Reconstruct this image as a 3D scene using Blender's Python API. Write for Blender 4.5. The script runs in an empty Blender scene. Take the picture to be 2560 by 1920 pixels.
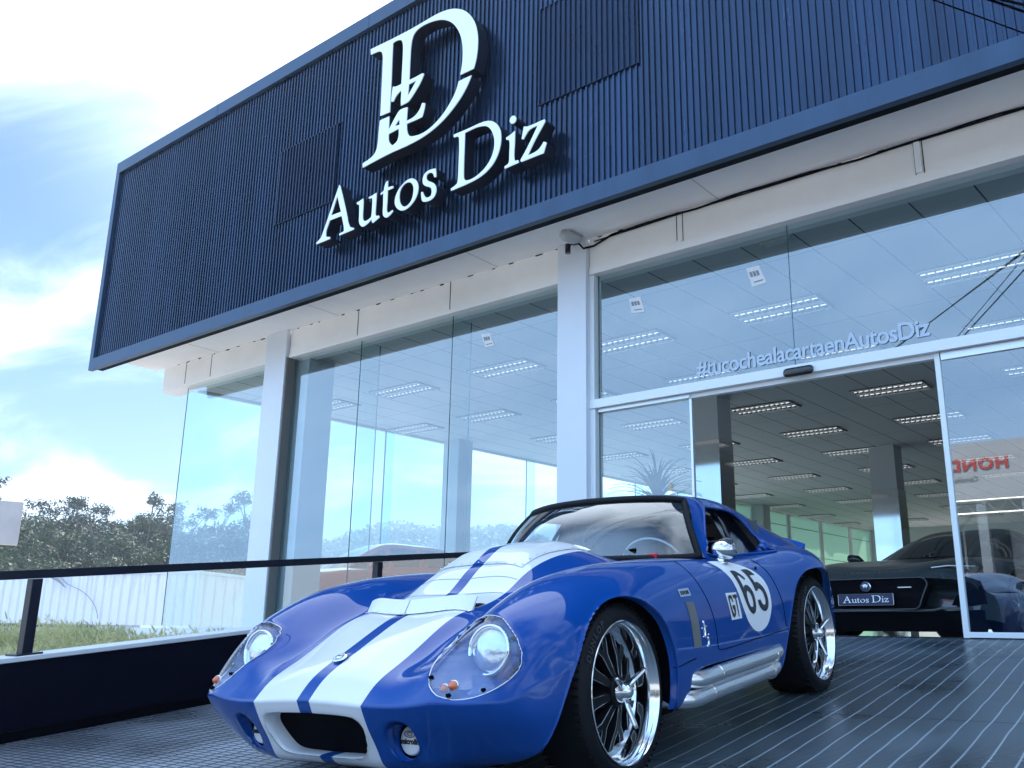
import bpy, bmesh, math, random
import numpy as np
from math import sin, cos, pi, radians
from mathutils import Vector, Matrix, geometry
from mathutils.bvhtree import BVHTree

S = bpy.context.scene
COL = S.collection
random.seed(7)
rng = np.random.default_rng(7)

# ------------------------------------------------------------------ camera, light, exposure
CAM_Z = 0.95
cam_d = bpy.data.cameras.new('camera'); cam = bpy.data.objects.new('camera', cam_d); COL.objects.link(cam); S.camera = cam
yaw, pitch, roll = radians(39.87), radians(15.2), radians(1.07)
hd = Vector((-sin(yaw), cos(yaw), 0)); rt = Vector((cos(yaw), sin(yaw), 0)); up = Vector((0, 0, 1))
fw = hd * cos(pitch) + up * sin(pitch); uu = up * cos(pitch) - hd * sin(pitch)
R_ = rt * cos(roll) + uu * sin(roll); U_ = uu * cos(roll) - rt * sin(roll)
cam.matrix_world = Matrix(((R_.x, U_.x, -fw.x, 0), (R_.y, U_.y, -fw.y, 0), (R_.z, U_.z, -fw.z, CAM_Z), (0, 0, 0, 1)))
cam_d.sensor_width = 36; cam_d.lens = 36 * 2309 / 2560; cam_d.clip_end = 6000; cam_d.clip_start = 0.05

SUN_AZ, SUN_EL = 24.0, 50.0      # degrees left of +Y, above the horizon
W = bpy.data.worlds.new('World'); S.world = W; W.use_nodes = True
nt = W.node_tree; nt.nodes.clear()
def N(nt, typ, **kw):
    n = nt.nodes.new(typ)
    for k, v in kw.items():
        if k.startswith('i_'): n.inputs[k[2:].replace('_', ' ')].default_value = v
        else: setattr(n, k, v)
    return n
def LK(nt, a, b): nt.links.new(a, b)
sky = N(nt, 'ShaderNodeTexSky', sky_type='NISHITA', sun_disc=False, sun_elevation=radians(SUN_EL), sun_rotation=radians(-SUN_AZ),
        altitude=50, air_density=1.0, dust_density=1.2, ozone_density=1.5)
tc = N(nt, 'ShaderNodeTexCoord')
sep = N(nt, 'ShaderNodeSeparateXYZ'); LK(nt, tc.outputs['Generated'], sep.inputs[0])
zc = N(nt, 'ShaderNodeMath', operation='MAXIMUM'); LK(nt, sep.outputs['Z'], zc.inputs[0]); zc.inputs[1].default_value = 0.0
za = N(nt, 'ShaderNodeMath', operation='ADD'); LK(nt, zc.outputs[0], za.inputs[0]); za.inputs[1].default_value = 0.16
dv = N(nt, 'ShaderNodeVectorMath', operation='DIVIDE'); LK(nt, tc.outputs['Generated'], dv.inputs[0])
cb = N(nt, 'ShaderNodeCombineXYZ'); [LK(nt, za.outputs[0], cb.inputs[i]) for i in range(3)]; LK(nt, cb.outputs[0], dv.inputs[1])
mp = N(nt, 'ShaderNodeMapping'); LK(nt, dv.outputs[0], mp.inputs['Vector']); mp.inputs['Scale'].default_value = (1.0, 1.5, 1.0); mp.inputs['Rotation'].default_value = (0, 0, radians(25)); mp.inputs['Location'].default_value = (3.1, 1.7, 0.0)
n1 = N(nt, 'ShaderNodeTexNoise', i_Scale=1.15, i_Detail=9.0, i_Roughness=0.56, i_Distortion=0.5); LK(nt, mp.outputs[0], n1.inputs['Vector'])
r1 = N(nt, 'ShaderNodeMapRange', i_From_Min=0.40, i_From_Max=0.68, i_To_Min=0.0, i_To_Max=1.0); r1.interpolation_type = 'SMOOTHSTEP'; LK(nt, n1.outputs['Fac'], r1.inputs['Value'])
# brighter veil of cloud towards the sun
sd = Vector((-sin(radians(SUN_AZ)) * cos(radians(SUN_EL)), cos(radians(SUN_AZ)) * cos(radians(SUN_EL)), sin(radians(SUN_EL))))
dt = N(nt, 'ShaderNodeVectorMath', operation='DOT_PRODUCT'); LK(nt, tc.outputs['Generated'], dt.inputs[0]); dt.inputs[1].default_value = sd
r2 = N(nt, 'ShaderNodeMapRange', i_From_Min=0.70, i_From_Max=0.95, i_To_Min=0.0, i_To_Max=0.85); r2.interpolation_type = 'SMOOTHSTEP'; LK(nt, dt.outputs['Value'], r2.inputs['Value'])
mx = N(nt, 'ShaderNodeMath', operation='ADD', use_clamp=True); LK(nt, r1.outputs[0], mx.inputs[0]); LK(nt, r2.outputs[0], mx.inputs[1])
mf = N(nt, 'ShaderNodeMath', operation='MULTIPLY'); LK(nt, mx.outputs[0], mf.inputs[0]); mf.inputs[1].default_value = 0.93
cloudc = N(nt, 'ShaderNodeMixRGB'); cloudc.inputs[1].default_value = (7.5, 9.0, 10.6, 1); cloudc.inputs[2].default_value = (12.5, 14.2, 16.0, 1); LK(nt, r2.outputs[0], cloudc.inputs[0])
tint = N(nt, 'ShaderNodeMixRGB', blend_type='MULTIPLY'); tint.inputs[0].default_value = 1; tint.inputs[2].default_value = (0.36, 0.54, 0.70, 1); LK(nt, sky.outputs[0], tint.inputs[1])
mixc = N(nt, 'ShaderNodeMixRGB'); LK(nt, mf.outputs[0], mixc.inputs[0]); LK(nt, tint.outputs[0], mixc.inputs[1]); LK(nt, cloudc.outputs[0], mixc.inputs[2])
# street side of the sky brightened in light blue, added to light the shaded front
r3 = N(nt, 'ShaderNodeMapRange', i_From_Min=-0.05, i_From_Max=0.45, i_To_Min=0.0, i_To_Max=0.8); r3.interpolation_type = 'SMOOTHSTEP'
ny = N(nt, 'ShaderNodeMath', operation='MULTIPLY'); LK(nt, sep.outputs['Y'], ny.inputs[0]); ny.inputs[1].default_value = -1.0; LK(nt, ny.outputs[0], r3.inputs['Value'])
veil = N(nt, 'ShaderNodeMixRGB'); LK(nt, r3.outputs[0], veil.inputs[0]); LK(nt, mixc.outputs[0], veil.inputs[1]); veil.inputs[2].default_value = (4.5, 7.7, 12.4, 1)
bg = N(nt, 'ShaderNodeBackground', i_Strength=0.095); LK(nt, veil.outputs[0], bg.inputs[0])
wo = N(nt, 'ShaderNodeOutputWorld'); LK(nt, bg.outputs[0], wo.inputs[0])

sun_d = bpy.data.lights.new('sun', 'SUN'); sun = bpy.data.objects.new('sun', sun_d); COL.objects.link(sun)
sun_d.energy = 3.6; sun_d.angle = radians(0.5); sun_d.color = (1.0, 0.95, 0.87)
sun.rotation_euler = (-sd).to_track_quat('-Z', 'Y').to_euler(); sun.location = (0, 0, 40)

S.view_settings.view_transform = 'Standard'; S.view_settings.look = 'None'; S.view_settings.gamma = 1.0; S.view_settings.exposure = 1.3
S.render.engine = 'CYCLES'
cy = S.cycles
cy.use_denoising = True; cy.max_bounces = 14; cy.transparent_max_bounces = 24; cy.glossy_bounces = 5; cy.diffuse_bounces = 4; cy.transmission_bounces = 6
cy.caustics_reflective = False; cy.caustics_refractive = False; cy.sample_clamp_indirect = 6.0

# ------------------------------------------------------------------ helpers
def tag(o, label=None, cat=None, group=None, kind=None):
    if label: o['label'] = label
    if cat: o['category'] = cat
    if group: o['group'] = group
    if kind: o['kind'] = kind
    return o
def thing(name, label, cat, loc=(0, 0, 0), rz=0, group=None, parent=None):
    o = bpy.data.objects.new(name, None); COL.objects.link(o); o.location = loc; o.rotation_euler = (0, 0, rz); o.empty_display_size = .2
    return tag(o, label, cat, group)
class MB:
    def __init__(s): s.v = []; s.f = []; s.m = []; s.mi = 0
    def add(s, V, F):
        b = len(s.v); s.v.extend([tuple(map(float, p)) for p in V])
        for f in F: s.f.append(tuple(b + i for i in f)); s.m.append(s.mi)
        return s
    def box(s, a, b, M=None):
        (x0, y0, z0), (x1, y1, z1) = a, b
        V = [(x0, y0, z0), (x1, y0, z0), (x1, y1, z0), (x0, y1, z0), (x0, y0, z1), (x1, y0, z1), (x1, y1, z1), (x0, y1, z1)]
        if M is not None: V = [tuple(M @ Vector(v)) for v in V]
        return s.add(V, [(0, 3, 2, 1), (4, 5, 6, 7), (0, 1, 5, 4), (1, 2, 6, 5), (2, 3, 7, 6), (3, 0, 4, 7)])
    def tube(s, path, r, n=10, closed=False, caps=True, flat=1.0):
        P = [Vector(p) for p in path]; k = len(P); R = r if hasattr(r, '__len__') else [r] * k
        V = []; prev = None
        for i in range(k):
            if closed: t = P[(i + 1) % k] - P[i - 1]
            else: t = P[min(i + 1, k - 1)] - P[max(i - 1, 0)]
            t.normalize()
            if prev is None:
                a = Vector((0, 0, 1)) if abs(t.z) < .9 else Vector((1, 0, 0)); u = t.cross(a).normalized()
            else: u = (prev - t * prev.dot(t)).normalized()
            prev = u; w = t.cross(u)
            for j in range(n):
                q = 2 * pi * j / n; V.append(P[i] + u * (R[i] * cos(q)) + w * (R[i] * flat * sin(q)))
        F = []
        for i in range(k if closed else k - 1):
            a = i * n; b = ((i + 1) % k) * n
            for j in range(n): F.append((a + j, a + (j + 1) % n, b + (j + 1) % n, b + j))
        if caps and not closed: F.append(tuple(range(n - 1, -1, -1))); F.append(tuple((k - 1) * n + j for j in range(n)))
        return s.add(V, F)
    def lathe(s, prof, n=48, M=None, a0=0, a1=2 * pi, caps=False):
        """profile of (x, radius) turned about the X axis"""
        full = abs(a1 - a0 - 2 * pi) < 1e-6; m = n if full else n + 1; V = []
        for x, r in prof:
            for j in range(m):
                q = a0 + (a1 - a0) * j / n; V.append((x, r * cos(q), r * sin(q)))
        if M is not None: V = [tuple(M @ Vector(v)) for v in V]
        F = []
        for i in range(len(prof) - 1):
            for j in range(n):
                jj = (j + 1) % m; F.append((i * m + j, i * m + jj, (i + 1) * m + jj, (i + 1) * m + j))
        return s.add(V, F)
    def grid(s, A):
        A = np.asarray(A); r, c = A.shape[:2]
        return s.add(A.reshape(-1, 3), [(i * c + j, i * c + j + 1, (i + 1) * c + j + 1, (i + 1) * c + j) for i in range(r - 1) for j in range(c - 1)])
    def prism(s, loops, to3, depth):
        """loops: outer then holes (2D); to3(u, v, d) -> point; front at d=0, back at d=depth"""
        flat = [[Vector((u, v, 0)) for u, v in L] for L in loops]
        tr = geometry.tessellate_polygon(flat); pts = [p for L in loops for p in L]; n = len(pts)
        F = [tuple(t) for t in tr] + [tuple(n + i for i in reversed(t)) for t in tr]
        o = 0
        for L in loops:
            k = len(L)
            for i in range(k): F.append((o + i, o + (i + 1) % k, n + o + (i + 1) % k, n + o + i))
            o += k
        return s.add([to3(u, v, 0) for u, v in pts] + [to3(u, v, depth) for u, v in pts], F)
    def build(s, name, mats, parent=None, smooth=False, bevel=0, recalc=True, weld=0, sharp=None):
        me = bpy.data.meshes.new(name); me.from_pydata(s.v, [], s.f)
        if not isinstance(mats, (list, tuple)): mats = [mats]
        for m in mats: me.materials.append(m)
        me.polygons.foreach_set('material_index', s.m)
        if weld or recalc:
            bm = bmesh.new(); bm.from_mesh(me)
            if weld: bmesh.ops.remove_doubles(bm, verts=bm.verts, dist=weld)
            if recalc: bmesh.ops.recalc_face_normals(bm, faces=bm.faces)
            bm.to_mesh(me); bm.free()
        if smooth:
            me.polygons.foreach_set('use_smooth', [True] * len(me.polygons))
            if sharp: me.set_sharp_from_angle(angle=radians(sharp))
        o = bpy.data.objects.new(name, me); COL.objects.link(o)
        if parent is not None: o.parent = parent
        if bevel:
            b = o.modifiers.new('bevel', 'BEVEL'); b.width = bevel; b.segments = 2; b.limit_method = 'ANGLE'; b.angle_limit = radians(40)
        return o
def copy_tree(o, parent=None):
    c = o.copy(); COL.objects.link(c)
    if parent is not None: c.parent = parent
    for ch in list(o.children): copy_tree(ch, c)
    return c
def text_mesh(body, size, mat, name, parent, M, extrude=0.0, align='CENTER', spacing=1.0, offset=0.0, sx=1.0):
    cu = bpy.data.curves.new(name, 'FONT'); cu.body = body; cu.size = size; cu.extrude = extrude; cu.align_x = align; cu.align_y = 'CENTER'; cu.space_character = spacing; cu.offset = offset; cu.resolution_u = 4
    t = bpy.data.objects.new(name, cu); COL.objects.link(t)
    dg = bpy.context.evaluated_depsgraph_get(); me = bpy.data.meshes.new_from_object(t.evaluated_get(dg)); bpy.data.objects.remove(t)
    me.materials.clear(); me.materials.append(mat)
    me.transform(M @ Matrix.Diagonal((sx, 1, 1, 1)))
    o = bpy.data.objects.new(name, me); COL.objects.link(o)
    if parent is not None: o.parent = parent
    return o
def FRAME(o, x, y, z=None):
    x = Vector(x).normalized(); y = Vector(y).normalized(); z = x.cross(y)
    return Matrix(((x.x, y.x, z.x, o[0]), (x.y, y.y, z.y, o[1]), (x.z, y.z, z.z, o[2]), (0, 0, 0, 1)))

# ------------------------------------------------------------------ materials
def mat(name, col, rough=.5, metal=0, stretch=None, spec=.5, coat=0, coat_r=.03, bump=0, bscale=20, vary=0, vscale=3, emit=None, trans=0, ior=1.45, aniso=None, coords='Object'):
    m = bpy.data.materials.new(name); m.use_nodes = True; nt = m.node_tree; b = nt.nodes['Principled BSDF']
    b.inputs['Base Color'].default_value = (*col, 1); b.inputs['Roughness'].default_value = rough; b.inputs['Metallic'].default_value = metal
    b.inputs['Specular IOR Level'].default_value = spec; b.inputs['Coat Weight'].default_value = coat; b.inputs['Coat Roughness'].default_value = coat_r
    b.inputs['Transmission Weight'].default_value = trans; b.inputs['IOR'].default_value = ior
    t = N(nt, 'ShaderNodeTexCoord')
    if vary:
        n = N(nt, 'ShaderNodeTexNoise', i_Scale=vscale, i_Detail=6.0, i_Roughness=.6); mpn = N(nt, 'ShaderNodeMapping'); mpn.inputs['Scale'].default_value = stretch or (1, 1, 1); LK(nt, t.outputs[coords], mpn.inputs[0]); LK(nt, mpn.outputs[0], n.inputs['Vector'])
        r = N(nt, 'ShaderNodeMapRange', i_From_Min=.3, i_From_Max=.7, i_To_Min=1 - vary, i_To_Max=1 + vary); LK(nt, n.outputs['Fac'], r.inputs['Value'])
        mu = N(nt, 'ShaderNodeVectorMath', operation='SCALE'); mu.inputs[0].default_value = col; LK(nt, r.outputs[0], mu.inputs['Scale']); LK(nt, mu.outputs[0], b.inputs['Base Color'])
        r3 = N(nt, 'ShaderNodeMapRange', i_From_Min=.3, i_From_Max=.7, i_To_Min=max(0, rough * .8), i_To_Max=min(1, rough * 1.25)); LK(nt, n.outputs['Fac'], r3.inputs['Value']); LK(nt, r3.outputs[0], b.inputs['Roughness'])
    if bump:
        n = N(nt, 'ShaderNodeTexNoise', i_Scale=bscale, i_Detail=5.0); LK(nt, t.outputs[coords], n.inputs['Vector'])
        bp = N(nt, 'ShaderNodeBump', i_Strength=bump, i_Distance=.01); LK(nt, n.outputs['Fac'], bp.inputs['Height']); LK(nt, bp.outputs[0], b.inputs['Normal'])
    if emit: b.inputs['Emission Color'].default_value = (*emit[0], 1); b.inputs['Emission Strength'].default_value = emit[1]
    return m
def glass_mat(name, tint=(.86, .95, .96), f0=.06, rough=0.0, film=0.0, power=5.0, wav=0.0):
    """thin sheet: see-through with a mirror layer that grows towards grazing"""
    m = bpy.data.materials.new(name); m.use_nodes = True; nt = m.node_tree; nt.nodes.clear()
    lw = N(nt, 'ShaderNodeLayerWeight', i_Blend=.5); p = N(nt, 'ShaderNodeMath', operation='POWER'); LK(nt, lw.outputs['Facing'], p.inputs[0]); p.inputs[1].default_value = power
    r = N(nt, 'ShaderNodeMapRange', i_To_Min=f0, i_To_Max=1.0); LK(nt, p.outputs[0], r.inputs['Value'])
    t = N(nt, 'ShaderNodeBsdfTransparent'); t.inputs[0].default_value = (*tint, 1)
    g = N(nt, 'ShaderNodeBsdfGlossy', i_Roughness=rough); g.inputs[0].default_value = (.95, .97, 1, 1)
    if wav:
        tcn = N(nt, 'ShaderNodeTexCoord'); n = N(nt, 'ShaderNodeTexNoise', i_Scale=.55, i_Detail=1.0); LK(nt, tcn.outputs['Object'], n.inputs['Vector'])
        bp = N(nt, 'ShaderNodeBump', i_Strength=wav, i_Distance=.02); LK(nt, n.outputs['Fac'], bp.inputs['Height']); LK(nt, bp.outputs[0], g.inputs['Normal'])
    mx = N(nt, 'ShaderNodeMixShader'); LK(nt, r.outputs[0], mx.inputs[0]); LK(nt, t.outputs[0], mx.inputs[1]); LK(nt, g.outputs[0], mx.inputs[2])
    o = N(nt, 'ShaderNodeOutputMaterial'); last = mx
    if film:
        d = N(nt, 'ShaderNodeBsdfDiffuse'); d.inputs[0].default_value = (.75, .8, .85, 1); m2 = N(nt, 'ShaderNodeMixShader', i_Fac=film); LK(nt, mx.outputs[0], m2.inputs[1]); LK(nt, d.outputs[0], m2.inputs[2]); last = m2
    LK(nt, last.outputs[0], o.inputs[0]); return m
M = {}
M['navy_sheet'] = mat('navy_sheet', (.018, .037, .080), rough=.24, metal=.6, spec=.7, vary=.32, vscale=2.2, stretch=(1, 1, .10))
M['navy_dark'] = mat('navy_dark', (.010, .022, .054), rough=.30, metal=.55, vary=.2, vscale=2)
M['navy_trim'] = mat('navy_trim', (.030, .064, .125), rough=.42, metal=.2, vary=.25, vscale=2.5, stretch=(1, 1, .3))
M['sign_white'] = mat('sign_white', (.86, .90, .92), rough=.35, spec=.5)
M['sign_side'] = mat('sign_side', (.006, .008, .02), rough=.5)
M['soffit'] = mat('soffit', (.84, .80, .78), rough=.85, vary=.05, vscale=1.2, bump=.15, bscale=8)
M['beam_white'] = mat('beam_white', (.85, .83, .81), rough=.7, vary=.07, vscale=1.0)
M['pillar'] = mat('pillar', (.70, .74, .80), rough=.45, vary=.03, vscale=1.5)
M['alu'] = mat('alu', (.72, .76, .80), rough=.32, metal=.6)
M['white_frame'] = mat('white_frame', (.80, .84, .86), rough=.35)
M['ceiling'] = None
M['wall_white'] = mat('wall_white', (.62, .64, .66), rough=.8, vary=.03)
M['column_int'] = mat('column_int', (.55, .56, .57), rough=.7)
M['mirror_clad'] = mat('mirror_clad', (.75, .75, .74), rough=.06, metal=1)
M['black'] = mat('black', (.0008, .001, .003), rough=.6, spec=.05)
M['black_gloss'] = mat('black_gloss', (.004, .005, .008), rough=.12, coat=.6)
M['rubber'] = mat('rubber', (.0045, .005, .008), rough=.62, spec=.3, bump=.15, bscale=60)
M['rail_black'] = mat('rail_black', (.006, .008, .018), rough=.38)
M['parapet'] = mat('parapet', (.0012, .0016, .010), rough=.6, spec=.12, vary=.3, vscale=2)
M['cap_white'] = mat('cap_white', (.70, .72, .74), rough=.6, vary=.08, vscale=3)
M['chrome'] = mat('chrome', (.86, .88, .90), rough=.05, metal=1)
M['polished'] = mat('polished', (.80, .82, .84), rough=.10, metal=1)
M['satin'] = mat('satin', (.74, .75, .76), rough=.30, metal=1)
M['spoke_black'] = mat('spoke_black', (.005, .006, .009), rough=.5, spec=.25)
M['machined'] = mat('machined', (.42, .44, .46), rough=.25, metal=1)
M['blue_paint'] = None
M['paint_white'] = mat('paint_white', (.78, .79, .82), rough=.25, coat=1, coat_r=.02)
M['decal_black'] = mat('decal_black', (.012, .014, .02), rough=.4)
M['glass'] = glass_mat('glass', (.80, .93, .95), f0=.22, wav=.03)
M['glass_film'] = glass_mat('glass_film', f0=.07, film=.45)
M['glass_edge'] = mat('glass_edge', (.02, .12, .12), rough=.15, coat=.5)
M['glass_fin'] = glass_mat('glass_fin', (.82, .94, .95), f0=.06)
M['plexi'] = glass_mat('plexi', (.90, .94, .97), f0=.10)
M['windscreen'] = glass_mat('windscreen', (.62, .68, .72), f0=.18, power=3.4)
M['car_glass'] = glass_mat('car_glass', (.10, .12, .14), f0=.08)
M['sticker'] = mat('sticker', (.80, .82, .84), rough=.6)
M['tyre_text'] = mat('tyre_text', (.035, .037, .042), rough=.5)
M['louvre'] = mat('louvre', (.90, .92, .94), rough=.4)
M['pipe_metal'] = mat('pipe_metal', (.92, .92, .93), rough=.24, metal=1)
M['tray'] = mat('tray', (.12, .12, .13), rough=.5)
M['lamp_tube'] = mat('lamp_tube', (.8, .8, .8), emit=((1.0, .97, .92), .45)); M['lamp_tube'].cycles.emission_sampling = 'NONE'
M['grey_text'] = mat('grey_text', (.25, .27, .30), rough=.6)
M['red_sign'] = mat('red_sign', (.55, .02, .02), rough=.5)
M['red_paint'] = mat('red_paint', (.70, .03, .025), rough=.25, coat=1)
M['dark_paint'] = mat('dark_paint', (.030, .042, .050), rough=.2, metal=.3, coat=1, coat_r=.02)
M['grey_paint'] = mat('grey_paint', (.03, .035, .04), rough=.25, coat=1)
M['orange'] = mat('orange', (.75, .16, .06), rough=.3, coat=.6)
M['red'] = mat('red', (.65, .01, .03), rough=.4)
M['mesh_grille'] = mat('mesh_grille', (.20, .20, .20), rough=.6, bump=.8, bscale=300)
M['lens'] = mat('lens', (.80, .86, .92), rough=.12, metal=.7, coat=1, bump=.25, bscale=40)
M['interior_grey'] = mat('interior_grey', (.10, .10, .11), rough=.8)
M['plate_navy'] = mat('plate_navy', (.01, .02, .07), rough=.4)
M['lamp_plastic'] = mat('lamp_plastic', (.45, .46, .47), rough=.3)

def ceiling_mat():
    m = mat('ceiling', (.56, .56, .56), rough=.75); nt = m.node_tree; b = nt.nodes['Principled BSDF']
    t = N(nt, 'ShaderNodeTexCoord'); mp = N(nt, 'ShaderNodeMapping'); mp.inputs['Rotation'].default_value = (0, 0, radians(2.2)); LK(nt, t.outputs['Object'], mp.inputs[0])
    s = N(nt, 'ShaderNodeSeparateXYZ'); LK(nt, mp.outputs[0], s.inputs[0])
    def groove(sock, per, off, w):
        a = N(nt, 'ShaderNodeMath', operation='ADD'); LK(nt, sock, a.inputs[0]); a.inputs[1].default_value = off + 100 * per
        d = N(nt, 'ShaderNodeMath', operation='MODULO'); LK(nt, a.outputs[0], d.inputs[0]); d.inputs[1].default_value = per
        l = N(nt, 'ShaderNodeMath', operation='LESS_THAN'); LK(nt, d.outputs[0], l.inputs[0]); l.inputs[1].default_value = w
        return l
    g1 = groove(s.outputs['X'], .585, .30, .016); g2 = groove(s.outputs['Y'], 2.42, .6, .010)
    mxx = N(nt, 'ShaderNodeMath', operation='MAXIMUM'); LK(nt, g1.outputs[0], mxx.inputs[0]); LK(nt, g2.outputs[0], mxx.inputs[1])
    mixn = N(nt, 'ShaderNodeMixRGB'); LK(nt, mxx.outputs[0], mixn.inputs[0]); mixn.inputs[1].default_value = (.56, .56, .56, 1); mixn.inputs[2].default_value = (.05, .05, .06, 1)
    LK(nt, mixn.outputs[0], b.inputs['Base Color']); return m
M['ceiling'] = ceiling_mat()

def paint_mat():
    """blue paint with the twin white stripes down the middle and the white nose band, in car coordinates"""
    m = mat('blue_paint', (.0001, .058, .29), rough=.3, coat=.85, coat_r=.0, spec=.03); nt = m.node_tree; b = nt.nodes['Principled BSDF']
    t = N(nt, 'ShaderNodeTexCoord'); s = N(nt, 'ShaderNodeSeparateXYZ'); LK(nt, t.outputs['Object'], s.inputs[0])
    ab = N(nt, 'ShaderNodeMath', operation='ABSOLUTE'); LK(nt, s.outputs['X'], ab.inputs[0])
    g = N(nt, 'ShaderNodeMath', operation='GREATER_THAN'); LK(nt, ab.outputs[0], g.inputs[0]); g.inputs[1].default_value = .031
    l = N(nt, 'ShaderNodeMath', operation='LESS_THAN'); LK(nt, ab.outputs[0], l.inputs[0]); l.inputs[1].default_value = .272
    mu = N(nt, 'ShaderNodeMath', operation='MULTIPLY'); LK(nt, g.outputs[0], mu.inputs[0]); LK(nt, l.outputs[0], mu.inputs[1])
    mixn = N(nt, 'ShaderNodeMixRGB'); LK(nt, mu.outputs[0], mixn.inputs[0]); mixn.inputs[1].default_value = (.0001, .058, .29, 1); mixn.inputs[2].default_value = (.76, .77, .80, 1)
    LK(nt, mixn.outputs[0], b.inputs['Base Color']); return m
M['blue_paint'] = paint_mat()
M['blue_plain'] = mat('blue_plain', (.0001, .058, .29), rough=.3, coat=.85, coat_r=.0, spec=.03)

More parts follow.
